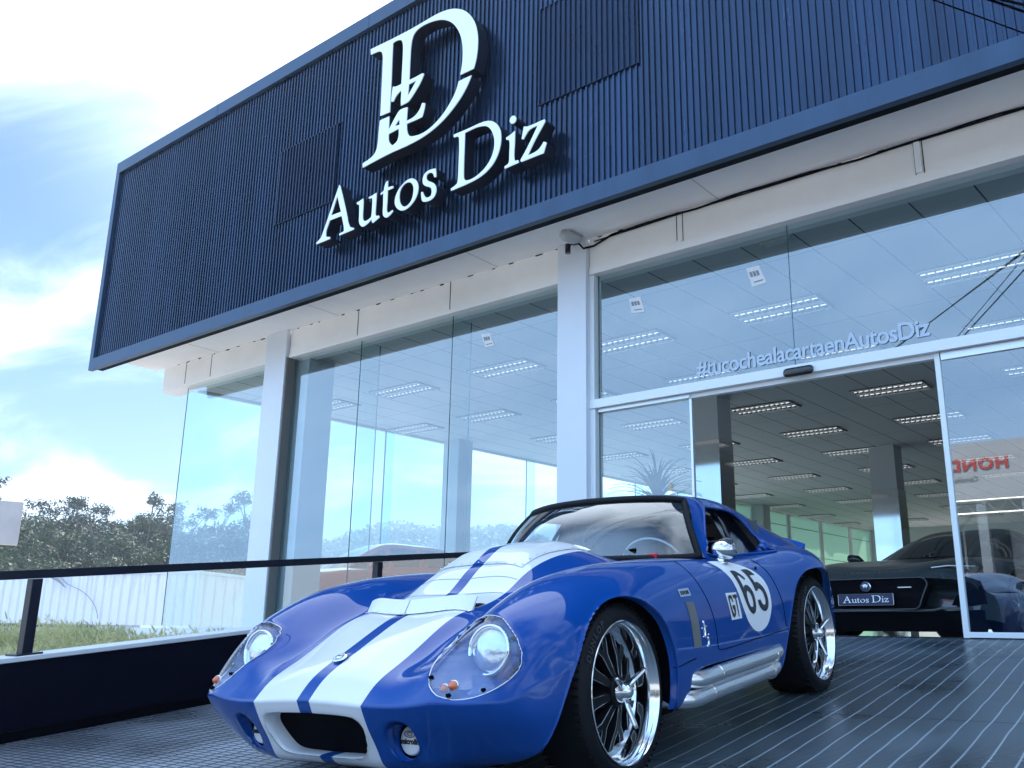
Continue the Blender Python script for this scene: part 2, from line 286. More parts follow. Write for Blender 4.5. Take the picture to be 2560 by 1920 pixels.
# traced outlines (metres in their own plane)
GL = {"sign":{"A":[[[-8.848,6.613],[-8.829,6.59],[-8.807,6.533],[-8.776,6.457],[-8.715,6.299],[-8.645,6.107],[-8.622,6.023],[-8.591,5.962],[-8.566,5.927],[-8.497,5.902],[-8.497,5.88],[-8.774,5.872],[-8.777,5.897],[-8.692,5.906],[-8.684,5.932],[-8.71,6.02],[-8.756,6.143],[-8.993,6.146],[-9.021,6.084],[-9.055,6.019],[-9.051,5.961],[-9.045,5.926],[-8.963,5.904],[-8.963,5.877],[-9.234,5.872],[-9.237,5.896],[-9.175,5.924],[-9.137,5.955],[-9.104,6.033],[-9.038,6.179],[-8.963,6.356],[-8.878,6.547]],[[-8.875,6.463],[-8.774,6.205],[-8.973,6.21],[-8.925,6.329]]],"u":[[[-8.349,6.265],[-8.341,6.186],[-8.341,6.018],[-8.326,5.955],[-8.286,5.931],[-8.227,5.934],[-8.175,5.955],[-8.168,5.992],[-8.168,6.118],[-8.169,6.198],[-8.187,6.224],[-8.236,6.227],[-8.249,6.248],[-8.169,6.254],[-8.103,6.27],[-8.099,6.193],[-8.102,6.036],[-8.1,5.972],[-8.084,5.944],[-8.03,5.935],[-8.023,5.907],[-8.141,5.866],[-8.159,5.891],[-8.162,5.927],[-8.233,5.885],[-8.297,5.867],[-8.34,5.871],[-8.382,5.907],[-8.406,5.965],[-8.406,6.021],[-8.411,6.143],[-8.419,6.194],[-8.466,6.22],[-8.471,6.242],[-8.408,6.251]]],"t":[[[-7.903,6.374],[-7.897,6.277],[-7.801,6.268],[-7.799,6.238],[-7.897,6.237],[-7.894,6.068],[-7.897,5.967],[-7.879,5.931],[-7.847,5.921],[-7.786,5.939],[-7.78,5.917],[-7.823,5.884],[-7.879,5.865],[-7.921,5.877],[-7.955,5.914],[-7.965,5.972],[-7.964,6.057],[-7.973,6.225],[-8.021,6.213],[-8.023,6.233],[-7.967,6.255],[-7.956,6.323],[-7.933,6.363]]],"o":[[[-7.476,6.268],[-7.415,6.237],[-7.366,6.175],[-7.349,6.101],[-7.361,6.021],[-7.406,5.951],[-7.472,5.903],[-7.549,5.876],[-7.62,5.878],[-7.693,5.919],[-7.744,5.984],[-7.759,6.05],[-7.739,6.13],[-7.693,6.193],[-7.625,6.242],[-7.546,6.271]],[[-7.503,6.227],[-7.456,6.184],[-7.432,6.127],[-7.432,6.051],[-7.456,5.966],[-7.513,5.922],[-7.572,5.916],[-7.63,5.95],[-7.664,6.006],[-7.68,6.08],[-7.675,6.157],[-7.633,6.213],[-7.574,6.238]]],"s":[[[-7.072,6.266],[-7.061,6.214],[-7.059,6.153],[-7.089,6.156],[-7.101,6.197],[-7.132,6.231],[-7.181,6.245],[-7.218,6.227],[-7.226,6.187],[-7.194,6.139],[-7.115,6.099],[-7.064,6.049],[-7.045,5.991],[-7.053,5.926],[-7.102,5.881],[-7.178,5.871],[-7.246,5.884],[-7.281,5.906],[-7.296,5.986],[-7.298,6.024],[-7.272,6.024],[-7.257,5.985],[-7.22,5.932],[-7.171,5.917],[-7.129,5.931],[-7.117,5.976],[-7.128,6.024],[-7.16,6.053],[-7.239,6.089],[-7.276,6.131],[-7.286,6.188],[-7.268,6.243],[-7.221,6.274],[-7.144,6.279]]],"D":[[[-6.244,6.595],[-6.178,6.56],[-6.116,6.5],[-6.071,6.418],[-6.055,6.318],[-6.065,6.214],[-6.096,6.117],[-6.161,6.024],[-6.253,5.961],[-6.356,5.923],[-6.478,5.904],[-6.593,5.897],[-6.806,5.891],[-6.807,5.919],[-6.73,5.941],[-6.704,5.962],[-6.699,6.041],[-6.697,6.374],[-6.703,6.512],[-6.708,6.547],[-6.732,6.571],[-6.792,6.577],[-6.797,6.613],[-6.587,6.609],[-6.425,6.614],[-6.328,6.612]],[[-6.317,6.556],[-6.264,6.529],[-6.209,6.469],[-6.168,6.38],[-6.152,6.287],[-6.162,6.182],[-6.206,6.089],[-6.281,6.013],[-6.366,5.969],[-6.453,5.94],[-6.541,5.939],[-6.596,5.96],[-6.614,6.006],[-6.617,6.198],[-6.615,6.572],[-6.496,6.58],[-6.406,6.577]]],"i":[[[-5.857,6.326],[-5.857,6.198],[-5.865,6.052],[-5.861,5.98],[-5.85,5.954],[-5.801,5.947],[-5.796,5.916],[-5.994,5.906],[-5.997,5.935],[-5.949,5.946],[-5.931,5.968],[-5.931,6.074],[-5.928,6.18],[-5.933,6.232],[-5.952,6.249],[-5.98,6.256],[-5.983,6.285],[-5.924,6.297]]],"dot":[[[-5.88,6.524],[-5.85,6.5],[-5.841,6.467],[-5.853,6.436],[-5.881,6.423],[-5.915,6.435],[-5.937,6.467],[-5.933,6.502],[-5.913,6.523]]],"z":[[[-5.443,6.314],[-5.435,6.288],[-5.477,6.23],[-5.555,6.133],[-5.617,6.043],[-5.668,5.958],[-5.6,5.961],[-5.529,5.971],[-5.482,6.01],[-5.452,6.049],[-5.414,6.024],[-5.435,5.966],[-5.454,5.912],[-5.52,5.913],[-5.76,5.911],[-5.77,5.925],[-5.768,5.942],[-5.705,6.018],[-5.635,6.119],[-5.572,6.216],[-5.537,6.273],[-5.605,6.274],[-5.661,6.262],[-5.701,6.22],[-5.732,6.176],[-5.759,6.188],[-5.746,6.258],[-5.731,6.33],[-5.707,6.325],[-5.686,6.312],[-5.598,6.31],[-5.494,6.314]]],"logo_up":[[[-8.399,8.463],[-7.997,8.439],[-7.621,8.427],[-7.354,8.433],[-7.168,8.44],[-6.984,8.415],[-6.838,8.364],[-6.693,8.27],[-6.584,8.144],[-6.501,7.988],[-6.461,7.816],[-6.455,7.669],[-6.474,7.489],[-6.511,7.384],[-6.724,7.386],[-6.696,7.526],[-6.697,7.745],[-6.73,7.907],[-6.807,8.076],[-6.921,8.218],[-7.07,8.317],[-7.219,8.363],[-7.389,8.387],[-7.521,8.369],[-7.594,8.308],[-7.617,8.162],[-7.616,7.914],[-7.613,7.675],[-7.495,7.673],[-7.374,7.679],[-7.349,7.658],[-7.412,7.541],[-7.589,7.371],[-7.645,7.363],[-7.741,7.362],[-7.746,7.432],[-7.747,7.584],[-7.794,7.572],[-7.85,7.533],[-7.885,7.478],[-7.925,7.489],[-7.928,7.579],[-7.912,7.704],[-7.881,7.687],[-7.821,7.675],[-7.754,7.679],[-7.755,7.972],[-7.759,8.224],[-7.779,8.311],[-7.822,8.362],[-7.932,8.379],[-7.961,8.36],[-7.96,8.216],[-7.948,7.741],[-7.944,7.348],[-8.123,7.359],[-8.122,7.423],[-8.129,7.814],[-8.136,8.196],[-8.151,8.283],[-8.182,8.341],[-8.256,8.368],[-8.386,8.375]],[[-7.615,7.615],[-7.477,7.62],[-7.623,7.452]]],"logo_low":[[[-7.618,7.295],[-7.621,7.1],[-7.478,7.105],[-7.389,7.175],[-7.357,7.251],[-7.305,7.231],[-7.314,7.147],[-7.345,7.056],[-7.456,7.053],[-7.615,7.06],[-7.608,6.962],[-7.575,6.884],[-7.516,6.844],[-7.349,6.817],[-7.188,6.845],[-7.015,6.932],[-6.881,7.053],[-6.784,7.187],[-6.746,7.308],[-6.542,7.307],[-6.597,7.198],[-6.709,7.058],[-6.909,6.907],[-7.115,6.812],[-7.363,6.757],[-7.622,6.746],[-7.927,6.749],[-8.4,6.714],[-8.406,6.776],[-8.227,6.806],[-8.152,6.871],[-8.133,7.0],[-8.133,7.122],[-8.123,7.293],[-7.949,7.289],[-7.943,7.091],[-7.855,7.209],[-7.775,7.299],[-7.718,7.308]],[[-7.939,7.033],[-7.756,7.045],[-7.747,6.923],[-7.781,6.861],[-7.857,6.843],[-7.919,6.902],[-7.942,6.978]],[[-7.752,7.178],[-7.746,7.094],[-7.838,7.105]]]},"decal":{"six":[[[1.122,0.72],[1.147,0.724],[1.179,0.721],[1.209,0.707],[1.235,0.691],[1.246,0.678],[1.228,0.673],[1.215,0.681],[1.198,0.693],[1.176,0.698],[1.168,0.694],[1.175,0.661],[1.175,0.638],[1.184,0.645],[1.209,0.652],[1.239,0.647],[1.264,0.628],[1.276,0.6],[1.27,0.57],[1.258,0.541],[1.233,0.517],[1.2,0.512],[1.174,0.524],[1.155,0.55],[1.145,0.583],[1.138,0.628],[1.128,0.683]],[[1.207,0.624],[1.228,0.613],[1.239,0.592],[1.236,0.567],[1.225,0.548],[1.207,0.544],[1.192,0.55],[1.183,0.566],[1.182,0.591],[1.189,0.613]]],"five":[[[1.262,0.722],[1.351,0.724],[1.388,0.691],[1.319,0.691],[1.34,0.655],[1.363,0.659],[1.395,0.647],[1.424,0.622],[1.434,0.59],[1.429,0.559],[1.409,0.532],[1.374,0.514],[1.342,0.516],[1.313,0.527],[1.298,0.548],[1.299,0.572],[1.335,0.573],[1.341,0.558],[1.355,0.545],[1.376,0.545],[1.392,0.559],[1.397,0.587],[1.387,0.611],[1.366,0.624],[1.344,0.624],[1.33,0.613],[1.306,0.616],[1.302,0.649],[1.292,0.683]]],"gt_plate":[[[0.937,0.627],[1.066,0.624],[1.059,0.505],[0.934,0.506]]],"g":[[[0.953,0.612],[0.977,0.618],[0.997,0.612],[0.998,0.583],[0.983,0.584],[0.981,0.599],[0.969,0.602],[0.964,0.595],[0.963,0.571],[0.965,0.543],[0.974,0.53],[0.98,0.534],[0.98,0.553],[0.971,0.554],[0.976,0.57],[1.007,0.569],[1.004,0.549],[0.991,0.524],[0.966,0.514],[0.95,0.523],[0.946,0.554],[0.949,0.591]]],"t":[[[1.007,0.615],[1.059,0.615],[1.061,0.6],[1.044,0.599],[1.029,0.515],[1.018,0.515],[1.028,0.598],[1.009,0.599]]],"roundel":[[[0.995,0.772],[1.063,0.773],[1.127,0.771],[1.18,0.769],[1.233,0.763],[1.291,0.749],[1.35,0.732],[1.401,0.712],[1.438,0.689],[1.463,0.664],[1.474,0.64],[1.479,0.614],[1.475,0.588],[1.464,0.554],[1.447,0.524],[1.424,0.495],[1.395,0.469],[1.363,0.449],[1.327,0.437],[1.281,0.427],[1.239,0.428],[1.207,0.433],[1.182,0.443],[1.154,0.46],[1.133,0.479],[1.117,0.502],[1.107,0.525],[1.101,0.547],[1.095,0.574],[1.092,0.616],[1.082,0.661],[1.074,0.688],[1.057,0.711],[1.044,0.731],[1.029,0.746]]]}}
# ------------------------------------------------------------------ terrain, ramp, street
FY = 8.395; FASC = 7.205
def ramp_z(y): return .4306 + .1059 * (y - 3.1105)
def sstep(a, b, x): t = np.clip((x - a) / (b - a), 0, 1); return t * t * (3 - 2 * t)
def ground_h(x, y):
    x = np.asarray(x, float); y = np.asarray(y, float)
    r = np.hypot(x, y); az = np.degrees(np.arctan2(-x, y))
    low = -1.25 * sstep(-2, 6, y) * sstep(4.0, 9, -x + .3 * y) - .35 * sstep(-2, 6, y)
    h = low - .02
    near = sstep(48, 64, az) * (1 - sstep(105, 130, az)); rid = sstep(10, 30, az) * (1 - sstep(53, 61, az))
    h = h + sstep(60, 135, r) * (9.2 + 1.6 * np.sin(az * .35 + 1)) * (.35 + .65 * near) * (1 - sstep(120, 170, np.abs(az)))
    h = h + sstep(260, 720, r) * (1 - sstep(900, 1500, r)) * (62 + 7 * np.sin(az * .31 + .6) + 4 * np.sin(az * .83)) * rid
    return h
rr = np.concatenate([[0], np.geomspace(1.2, 1600, 150)]); aa = np.radians(np.arange(0, 360, 1.5))
V = [(0, 0, float(ground_h(0, 0)))]
for r in rr[1:]:
    xs = r * np.sin(aa); ys = r * np.cos(aa); zs = ground_h(xs, ys)
    V += list(zip(xs, ys, zs))
na = len(aa); F = [(0, 1 + (j + 1) % na, 1 + j) for j in range(na)]
for i in range(len(rr) - 2):
    for j in range(na): a = 1 + i * na; F.append((a + j, a + (j + 1) % na, a + na + (j + 1) % na, a + na + j))
def terrain_mat():
    m = mat('terrain', (.06, .07, .04), rough=.95); nt = m.node_tree; b = nt.nodes['Principled BSDF']
    t = N(nt, 'ShaderNodeTexCoord'); n = N(nt, 'ShaderNodeTexNoise', i_Scale=.35, i_Detail=8.0); LK(nt, t.outputs['Object'], n.inputs['Vector'])
    cr = N(nt, 'ShaderNodeValToRGB'); LK(nt, n.outputs['Fac'], cr.inputs[0]); e = cr.color_ramp.elements
    e[0].position = .35; e[0].color = (.030, .045, .018, 1); e[1].position = .65; e[1].color = (.10, .10, .05, 1)
    s = N(nt, 'ShaderNodeSeparateXYZ'); LK(nt, t.outputs['Object'], s.inputs[0])
    ln = N(nt, 'ShaderNodeVectorMath', operation='LENGTH'); LK(nt, t.outputs['Object'], ln.inputs[0])
    l2 = N(nt, 'ShaderNodeMapRange', i_From_Min=50.0, i_From_Max=60.0); LK(nt, ln.outputs['Value'], l2.inputs['Value'])
    n2 = N(nt, 'ShaderNodeTexNoise', i_Scale=3.0, i_Detail=9.0); LK(nt, t.outputs['Object'], n2.inputs['Vector'])
    asph = N(nt, 'ShaderNodeMixRGB'); LK(nt, n2.outputs['Fac'], asph.inputs[0]); asph.inputs[1].default_value = (.27, .265, .255, 1); asph.inputs[2].default_value = (.40, .39, .375, 1)
    mm = N(nt, 'ShaderNodeMixRGB'); LK(nt, l2.outputs[0], mm.inputs[0]); LK(nt, asph.outputs[0], mm.inputs[1]); LK(nt, cr.outputs[0], mm.inputs[2]); LK(nt, mm.outputs[0], b.inputs['Base Color'])
    return m
mb = MB(); mb.add(V, F); g = mb.build('ground', terrain_mat(), smooth=True); tag(g, kind='structure')
# ramp deck
RX0, RX1, RY0 = -5.72, 3.4, -.95
def deck_mat(kind):
    m = mat('deck_' + kind, (.030, .038, .050), rough=.42, spec=.5); nt = m.node_tree; b = nt.nodes['Principled BSDF']
    t = N(nt, 'ShaderNodeTexCoord'); mp = N(nt, 'ShaderNodeMapping'); mp.inputs['Rotation'].default_value = (0, 0, radians(-5.0)); LK(nt, t.outputs['Object'], mp.inputs[0])
    wn = N(nt, 'ShaderNodeTexNoise', i_Scale=.9, i_Detail=2.0); LK(nt, t.outputs['Object'], wn.inputs['Vector'])
    ws = N(nt, 'ShaderNodeMath', operation='MULTIPLY'); LK(nt, wn.outputs['Fac'], ws.inputs[0]); ws.inputs[1].default_value = .05
    s = N(nt, 'ShaderNodeSeparateXYZ'); LK(nt, mp.outputs[0], s.inputs[0])
    def rib(sock, per, w, wob=None):
        a = N(nt, 'ShaderNodeMath', operation='ADD'); LK(nt, sock, a.inputs[0]); a.inputs[1].default_value = 200 * per
        if wob is not None:
            a2 = N(nt, 'ShaderNodeMath', operation='ADD'); LK(nt, a.outputs[0], a2.inputs[0]); LK(nt, wob, a2.inputs[1]); a = a2
        pp = N(nt, 'ShaderNodeMath', operation='PINGPONG'); LK(nt, a.outputs[0], pp.inputs[0]); pp.inputs[1].default_value = per / 2
        r = N(nt, 'ShaderNodeMapRange', i_From_Min=w * .5, i_From_Max=w * 1.1, i_To_Min=1.0, i_To_Max=0.0); LK(nt, pp.outputs[0], r.inputs['Value']); return r.outputs[0]
    dn = N(nt, 'ShaderNodeTexNoise', i_Scale=1.3, i_Detail=7.0); LK(nt, t.outputs['Object'], dn.inputs['Vector'])
    dirt = N(nt, 'ShaderNodeMapRange', i_From_Min=.35, i_From_Max=.7, i_To_Min=.6, i_To_Max=1.45); LK(nt, dn.outputs['Fac'], dirt.inputs['Value'])
    if kind == 'rib':  # pale ribs and paler tiles hold sky sheen in their colour
        A = rib(s.outputs['X'], .101, .0055, ws.outputs[0]); B = rib(s.outputs['Y'], .022, .008); c0, c1 = (.064, .088, .110), (.28, .34, .39); bs = .5
    else:
        A = rib(s.outputs['X'], .085, .008, ws.outputs[0]); B = rib(s.outputs['Y'], .040, .006); c0, c1 = (.22, .25, .30), (.006, .008, .016); bs = 1.0
    J2 = rib(s.outputs['Y'], 1.22, .010)
    hh = N(nt, 'ShaderNodeMath', operation='MAXIMUM'); LK(nt, A, hh.inputs[0])
    Bs = N(nt, 'ShaderNodeMath', operation='MULTIPLY'); LK(nt, B, Bs.inputs[0]); Bs.inputs[1].default_value = (.7 if kind == 'rib' else .9); LK(nt, Bs.outputs[0], hh.inputs[1])
    base = N(nt, 'ShaderNodeVectorMath', operation='SCALE'); base.inputs[0].default_value = c0; LK(nt, dirt.outputs[0], base.inputs['Scale'])
    if kind == 'rib':
        jm = N(nt, 'ShaderNodeMixRGB'); LK(nt, J2, jm.inputs[0]); LK(nt, base.outputs[0], jm.inputs[1]); jm.inputs[2].default_value = (.008, .010, .014, 1); base = jm
    mx = N(nt, 'ShaderNodeMixRGB'); LK(nt, (A if kind == 'rib' else hh.outputs[0]), mx.inputs[0]); LK(nt, base.outputs[0], mx.inputs[1]); mx.inputs[2].default_value = (*c1, 1); LK(nt, mx.outputs[0], b.inputs['Base Color'])
    bp = N(nt, 'ShaderNodeBump', i_Strength=bs, i_Distance=.006); bp.invert = kind != 'rib'; LK(nt, hh.outputs[0], bp.inputs['Height']); LK(nt, bp.outputs[0], b.inputs['Normal'])
    rg = N(nt, 'ShaderNodeMapRange', i_From_Min=.3, i_From_Max=.7, i_To_Min=.22, i_To_Max=.44); LK(nt, dn.outputs['Fac'], rg.inputs['Value']); LK(nt, rg.outputs[0], b.inputs['Roughness'])
    return m
mb = MB()
xs_ = -3.0
def rq(x0, x1, y0, y1, dz=0): return [(x0, y0, ramp_z(y0) + dz), (x1, y0, ramp_z(y0) + dz), (x1, y1, ramp_z(y1) + dz), (x0, y1, ramp_z(y1) + dz)]
mb.mi = 0; mb.add(rq(xs_, RX1, RY0, FY + .02), [(0, 1, 2, 3)])
mb.mi = 1; mb.add(rq(RX0, xs_, RY0, FY + .02), [(0, 1, 2, 3)])
mb.mi = 2
for x in (RX0, RX1): mb.add([(x, RY0, ramp_z(RY0)), (x, FY, ramp_z(FY)), (x, FY, -2), (x, RY0, -2)], [(0, 1, 2, 3)])
rp = mb.build('ramp', [deck_mat('rib'), deck_mat('grid'), M['parapet']], recalc=False); tag(rp, kind='structure')

# low wall and handrail along the left of the ramp
dv_ = Vector((-.0975, 1, 0)).normalized(); nv_ = Vector((1, .0975, 0)).normalized(); P0 = Vector((-5.40, 2.30, 0))
def wpt(s, off, z): p = P0 + dv_ * s + nv_ * off; return (p.x, p.y, z)
def wall_run(mb, s0, s1, o0, o1, h0, h1, sk=False):
    V = []
    for s in (s0, s1):
        y = (P0 + dv_ * s).y; rz = ramp_z(y)
        for o, h in ((o0, h0), (o1, h0), (o1, h1), (o0, h1)): V.append(wpt(s, o, rz + h))
    mb.add(V, [(0, 1, 2, 3), (7, 6, 5, 4), (0, 4, 5, 1), (1, 5, 6, 2), (2, 6, 7, 3), (3, 7, 4, 0)])
t = thing('parapet_wall', 'low navy painted wall with a white coping along the left edge of the ramp', 'wall')
mb = MB(); wall_run(mb, -3.0, 5.7, -.16, 0, -2.5, .41); mb.build('wall_body', M['parapet'], t)
mb = MB(); wall_run(mb, -3.0, 5.7, -.20, .012, .413, .44); mb.build('coping', M['cap_white'], t, bevel=.004)
mb = MB(); wall_run(mb, -3.0, 5.7, .003, .016, .0, .055); mb.build('skirting', M['black'], t)
t = thing('handrail', 'black flat bar handrail with square posts standing on the low navy wall', 'railing')
mb = MB(); wall_run(mb, -3.0, 5.7, -.11, -.05, .855, .905); mb.build('top_rail', M['rail_black'], t, bevel=.003)
for s in (-2.75, .10, 2.95, 5.6):
    mb = MB(); wall_run(mb, s - .03, s + .03, -.11, -.05, .442, .853); wall_run(mb, s - .075, s + .075, -.14, -.02, .44, .45); mb.build('post', M['rail_black'], t, bevel=.003)

# ------------------------------------------------------------------ showroom
B = thing('showroom_building', 'car showroom with a navy ribbed metal fascia, white pillars and tall glass walls', 'building', (-6, FY, 0))
def bpart(mb, name, m, parent=B, **k):
    o = mb.build(name, m, None, **k); o.parent = parent
    if parent.type == 'EMPTY' and parent.parent is None: o.matrix_parent_inverse = Matrix.Translation(-parent.location)
    return o
LX0 = -14.42
def side_x(y): return LX0 + (y - FY) * .0815
# ribbed fascia sheet: trapezoid ribs
x0, x1, z0, z1 = -15.58, 3.8, 5.47, 9.05
mb = MB(); per = .070; n = int((x1 - x0) / per); top = []
for i in range(n):
    x = x0 + i * per
    for fx, d in ((0, 0), (.30, 0), (.38, .020), (.92, .020), (1.0, 0)):
        if fx == 1.0 and i < n - 1: continue
        top.append((x + fx * per, FASC + .02 + d))
V = [(x, y, z0) for x, y in top] + [(x, y, z1) for x, y in top]; k = len(top)
mb.add(V, [(i, i + 1, k + i + 1, k + i) for i in range(k - 1)]); bpart(mb, 'ribbed_fascia', M['navy_sheet'])
for (a, b_, c_, d_, nm) in ((-10.55, -9.2, 6.6, 7.78, 0), (-5.72, -4.4, 6.70, 7.95, 1)):
    mb = MB(); top = []
    nn = int(round((b_ - a) / per))
    for i in range(nn):
        x = a + i * per
        for fx, dd in ((0, 0), (.30, 0), (.38, .020), (.92, .020), (1.0, 0)):
            if fx == 1.0 and i < nn - 1: continue
            top.append((x + fx * per, FASC + .004 + dd))
    k = len(top); mb.add([(x, y, c_) for x, y in top] + [(x, y, d_) for x, y in top], [(i, i + 1, k + i + 1, k + i) for i in range(k - 1)])
    for zz in (c_, d_): mb.box((a, FASC + .006, zz - .003), (b_, FASC + .03, zz + .003))
    o = bpart(mb, 'patch_panel', M['navy_dark']); o['label'] = 'darker ribbed patch on the fascia'
mb = MB(); mb.box((-15.64, FASC - .03, 9.05), (3.8, FASC + .30, 9.27)); mb.box((-15.64, FASC - .03, 5.27), (3.8, FASC + .05, 5.47)); mb.box((-15.64, FASC - .03, 5.472), (-15.52, FASC + .30, 9.048))
for x in (-12.4, -8.72, -3.1): mb.box((x, FASC - .034, 9.05), (x + .012, FASC - .03, 9.27))
bpart(mb, 'fascia_trim', M['navy_trim'])
mb = MB(); mb.box((-15.50, FASC + .052, 5.28), (3.8, FASC + .16, 5.47)); mb.box((-15.50, FASC + .16, 5.49), (3.8, FASC + .28, 9.0)); bpart(mb, 'fascia_backing', M['black'])
mb = MB(); mb.box((-15.35, FASC + .162, 5.475), (3.8, FY - .1, 5.60)); bpart(mb, 'soffit', M['soffit'])
for x in (-13.4, -10.3, -7.2, -4.1, -1.0): mb = MB(); mb.box((x, FASC + .165, 5.4725), (x + .006, FY - .1, 5.4745)); bpart(mb, 'soffit_joint', M['grey_text'])
for i in range(46): mb = MB(); x = -14.6 + i * .36 + random.uniform(-.14, .14); w = random.uniform(.02, .11); mb.box((x, FY - .106, 5.462 + random.uniform(-.004, .004)), (x + w, FY - .0985, 5.474)); bpart(mb, 'sealant_gap', M['black'])
mb = MB(); mb.box((-15.1, FY - .098, 5.02), (-11.97, FY + .22, 5.474)); mb.box((-11.42, FY - .098, 5.02), (-6.19, FY + .22, 5.474)); mb.box((-5.78, FY - .098, 5.02), (3.8, FY + .22, 5.474))
mb.box((-15.1, FY - .11, 5.02), (-11.97, FY - .098, 5.075)); mb.box((-11.42, FY - .11, 5.02), (-6.19, FY - .098, 5.075)); mb.box((-5.78, FY - .112, 5.02), (3.8, FY - .098, 5.11))
bpart(mb, 'beam', M['beam_white'])
for x in (-13.6, -9.86, -8.03, -14.38): mb = MB(); mb.box((x, FY - .101, 5.08), (x + .012, FY - .097, 5.474)); bpart(mb, 'beam_joint', M['black'])
for x in (-4.62, -4.545, -2.11, -2.035): mb = MB(); mb.box((x, FY - .101, 5.12), (x + .008, FY - .097, 5.474)); bpart(mb, 'beam_joint', M['black'])
mb = MB(); mb.box((-2.10, FY - .125, 5.13), (-2.045, FY - .10, 5.46)); bpart(mb, 'conduit_cover', M['white_frame'])
mb = MB(); mb.box((-4.61, FY - .118, 5.10), (-4.56, FY - .10, 5.135)); bpart(mb, 'junction_box', M['white_frame'])
mb = MB(); mb.box((-11.96, FY - .16, .99), (-11.44, FY + .05, 5.474)); o = bpart(mb, 'pillar', M['pillar'], bevel=.004)
mb = MB(); mb.box((-11.437, FY - .14, .99), (-11.41, FY + .04, 5.02)); bpart(mb, 'pillar_gap', mat('gap_grey', (.16, .15, .14), rough=.5))
mb = MB(); mb.box((-6.20, FY - .16, .99), (-5.79, FY + .10, 5.474)); bpart(mb, 'pillar', M['pillar'], bevel=.004)
# roof and ceiling
mb = MB(); mb.add([(-15.1, FY + .22, 5.5), (6, FY + .22, 5.5), (6, 36, 5.5), (side_x(36) - .6, 36, 5.5), (-15.1, FY + .22, 5.75), (6, FY + .22, 5.75), (6, 36, 5.75), (side_x(36) - .6, 36, 5.75)],
  [(3, 2, 1, 0), (4, 5, 6, 7), (0, 1, 5, 4), (1, 2, 6, 5), (2, 3, 7, 6), (3, 0, 4, 7)]); bpart(mb, 'roof', M['navy_dark'])
mb = MB(); mb.add([(side_x(FY) - .02, FY + .222, 5.05), (6, FY + .222, 5.05), (6, 36, 5.05), (side_x(36) - .02, 36, 5.05)], [(3, 2, 1, 0)]); bpart(mb, 'suspended_ceiling', M['ceiling'], recalc=False)
mb = MB(); mb.add([(side_x(FY) - .1, FY + .22, 5.0), (side_x(FY) - .04, FY + .22, 5.0), (side_x(36) - .04, 36, 5.0), (side_x(36) - .1, 36, 5.0)] + [(p, q, 5.5) for p, q in ((side_x(FY) - .1, FY + .22), (side_x(FY) - .04, FY + .22), (side_x(36) - .04, 36), (side_x(36) - .1, 36))],
  [(3, 2, 1, 0), (4, 5, 6, 7), (0, 1, 5, 4), (1, 2, 6, 5), (2, 3, 7, 6), (3, 0, 4, 7)]); bpart(mb, 'side_beam', M['beam_white'])
floor_m = mat('showroom_floor', (.50, .50, .50), rough=.22, vary=.06)
mb = MB(); mb.box((-14.6, FY + .02, -2), (6, 36, .985)); bpart(mb, 'floor_slab', floor_m)
mb = MB(); mb.box((-14.62, 7.0, -2), (-5.95, FY + .018, .80)); mb.box((-14.62, FY - .25, .801), (-5.95, FY + .016, .99)); bpart(mb, 'plinth', M['cap_white'], bevel=.006)
mb = MB(); mb.box((6.0, FY, .985), (6.2, 36, 5.5)); mb.box((-8.0, 36, .985), (6.2, 36.2, 5.5)); mb.box((-12.4, 36, .985), (-11.0, 36.2, 5.5)); mb.box((-11.0, 36, 4.2), (-8.0, 36.2, 5.5)); bpart(mb, 'interior_wall', M['wall_white'])
# green cladded stretch of the side wall, seen deep inside
gm = mat('green_sheet', (.42, .62, .48), rough=.5); nt_ = gm.node_tree; bb = nt_.nodes['Principled BSDF']
tr = N(nt_, 'ShaderNodeBsdfTranslucent'); tr.inputs[0].default_value = (.62, .80, .68, 1); ms = N(nt_, 'ShaderNodeMixShader', i_Fac=.6); LK(nt_, bb.outputs[0], ms.inputs[1]); LK(nt_, tr.outputs[0], ms.inputs[2]); LK(nt_, ms.outputs[0], nt_.nodes['Material Output'].inputs[0])
sj = mat('green_joint', (.04, .16, .07), rough=.6)
def side_panel(mb, y0, y1, z0, z1, off=0, th=.02):
    V = []
    for y in (y0, y1):
        for o, z in ((off, z0), (off + th, z0), (off + th, z1), (off, z1)): V.append((side_x(y) + o, y, z))
    mb.add(V, [(0, 1, 2, 3), (7, 6, 5, 4), (0, 4, 5, 1), (1, 5, 6, 2), (2, 6, 7, 3), (3, 7, 4, 0)])
y = 25.2
while y < 35.8:
    y1_ = min(y + 2.05, 35.9); mb = MB(); side_panel(mb, y, y1_, .99, 5.0, .0, .015); bpart(mb, 'green_panel', gm)
    mb = MB()
    for z in (1.9, 2.8, 3.7, 4.6): side_panel(mb, y, y1_, z, z + .02, .016, .006)
    bpart(mb, 'panel_joint', sj)
    mb = MB(); side_panel(mb, y1_ + .01, y1_ + .22, .99, 5.0, .0, .05); bpart(mb, 'mullion', M['white_frame'])
    y = y1_ + .24
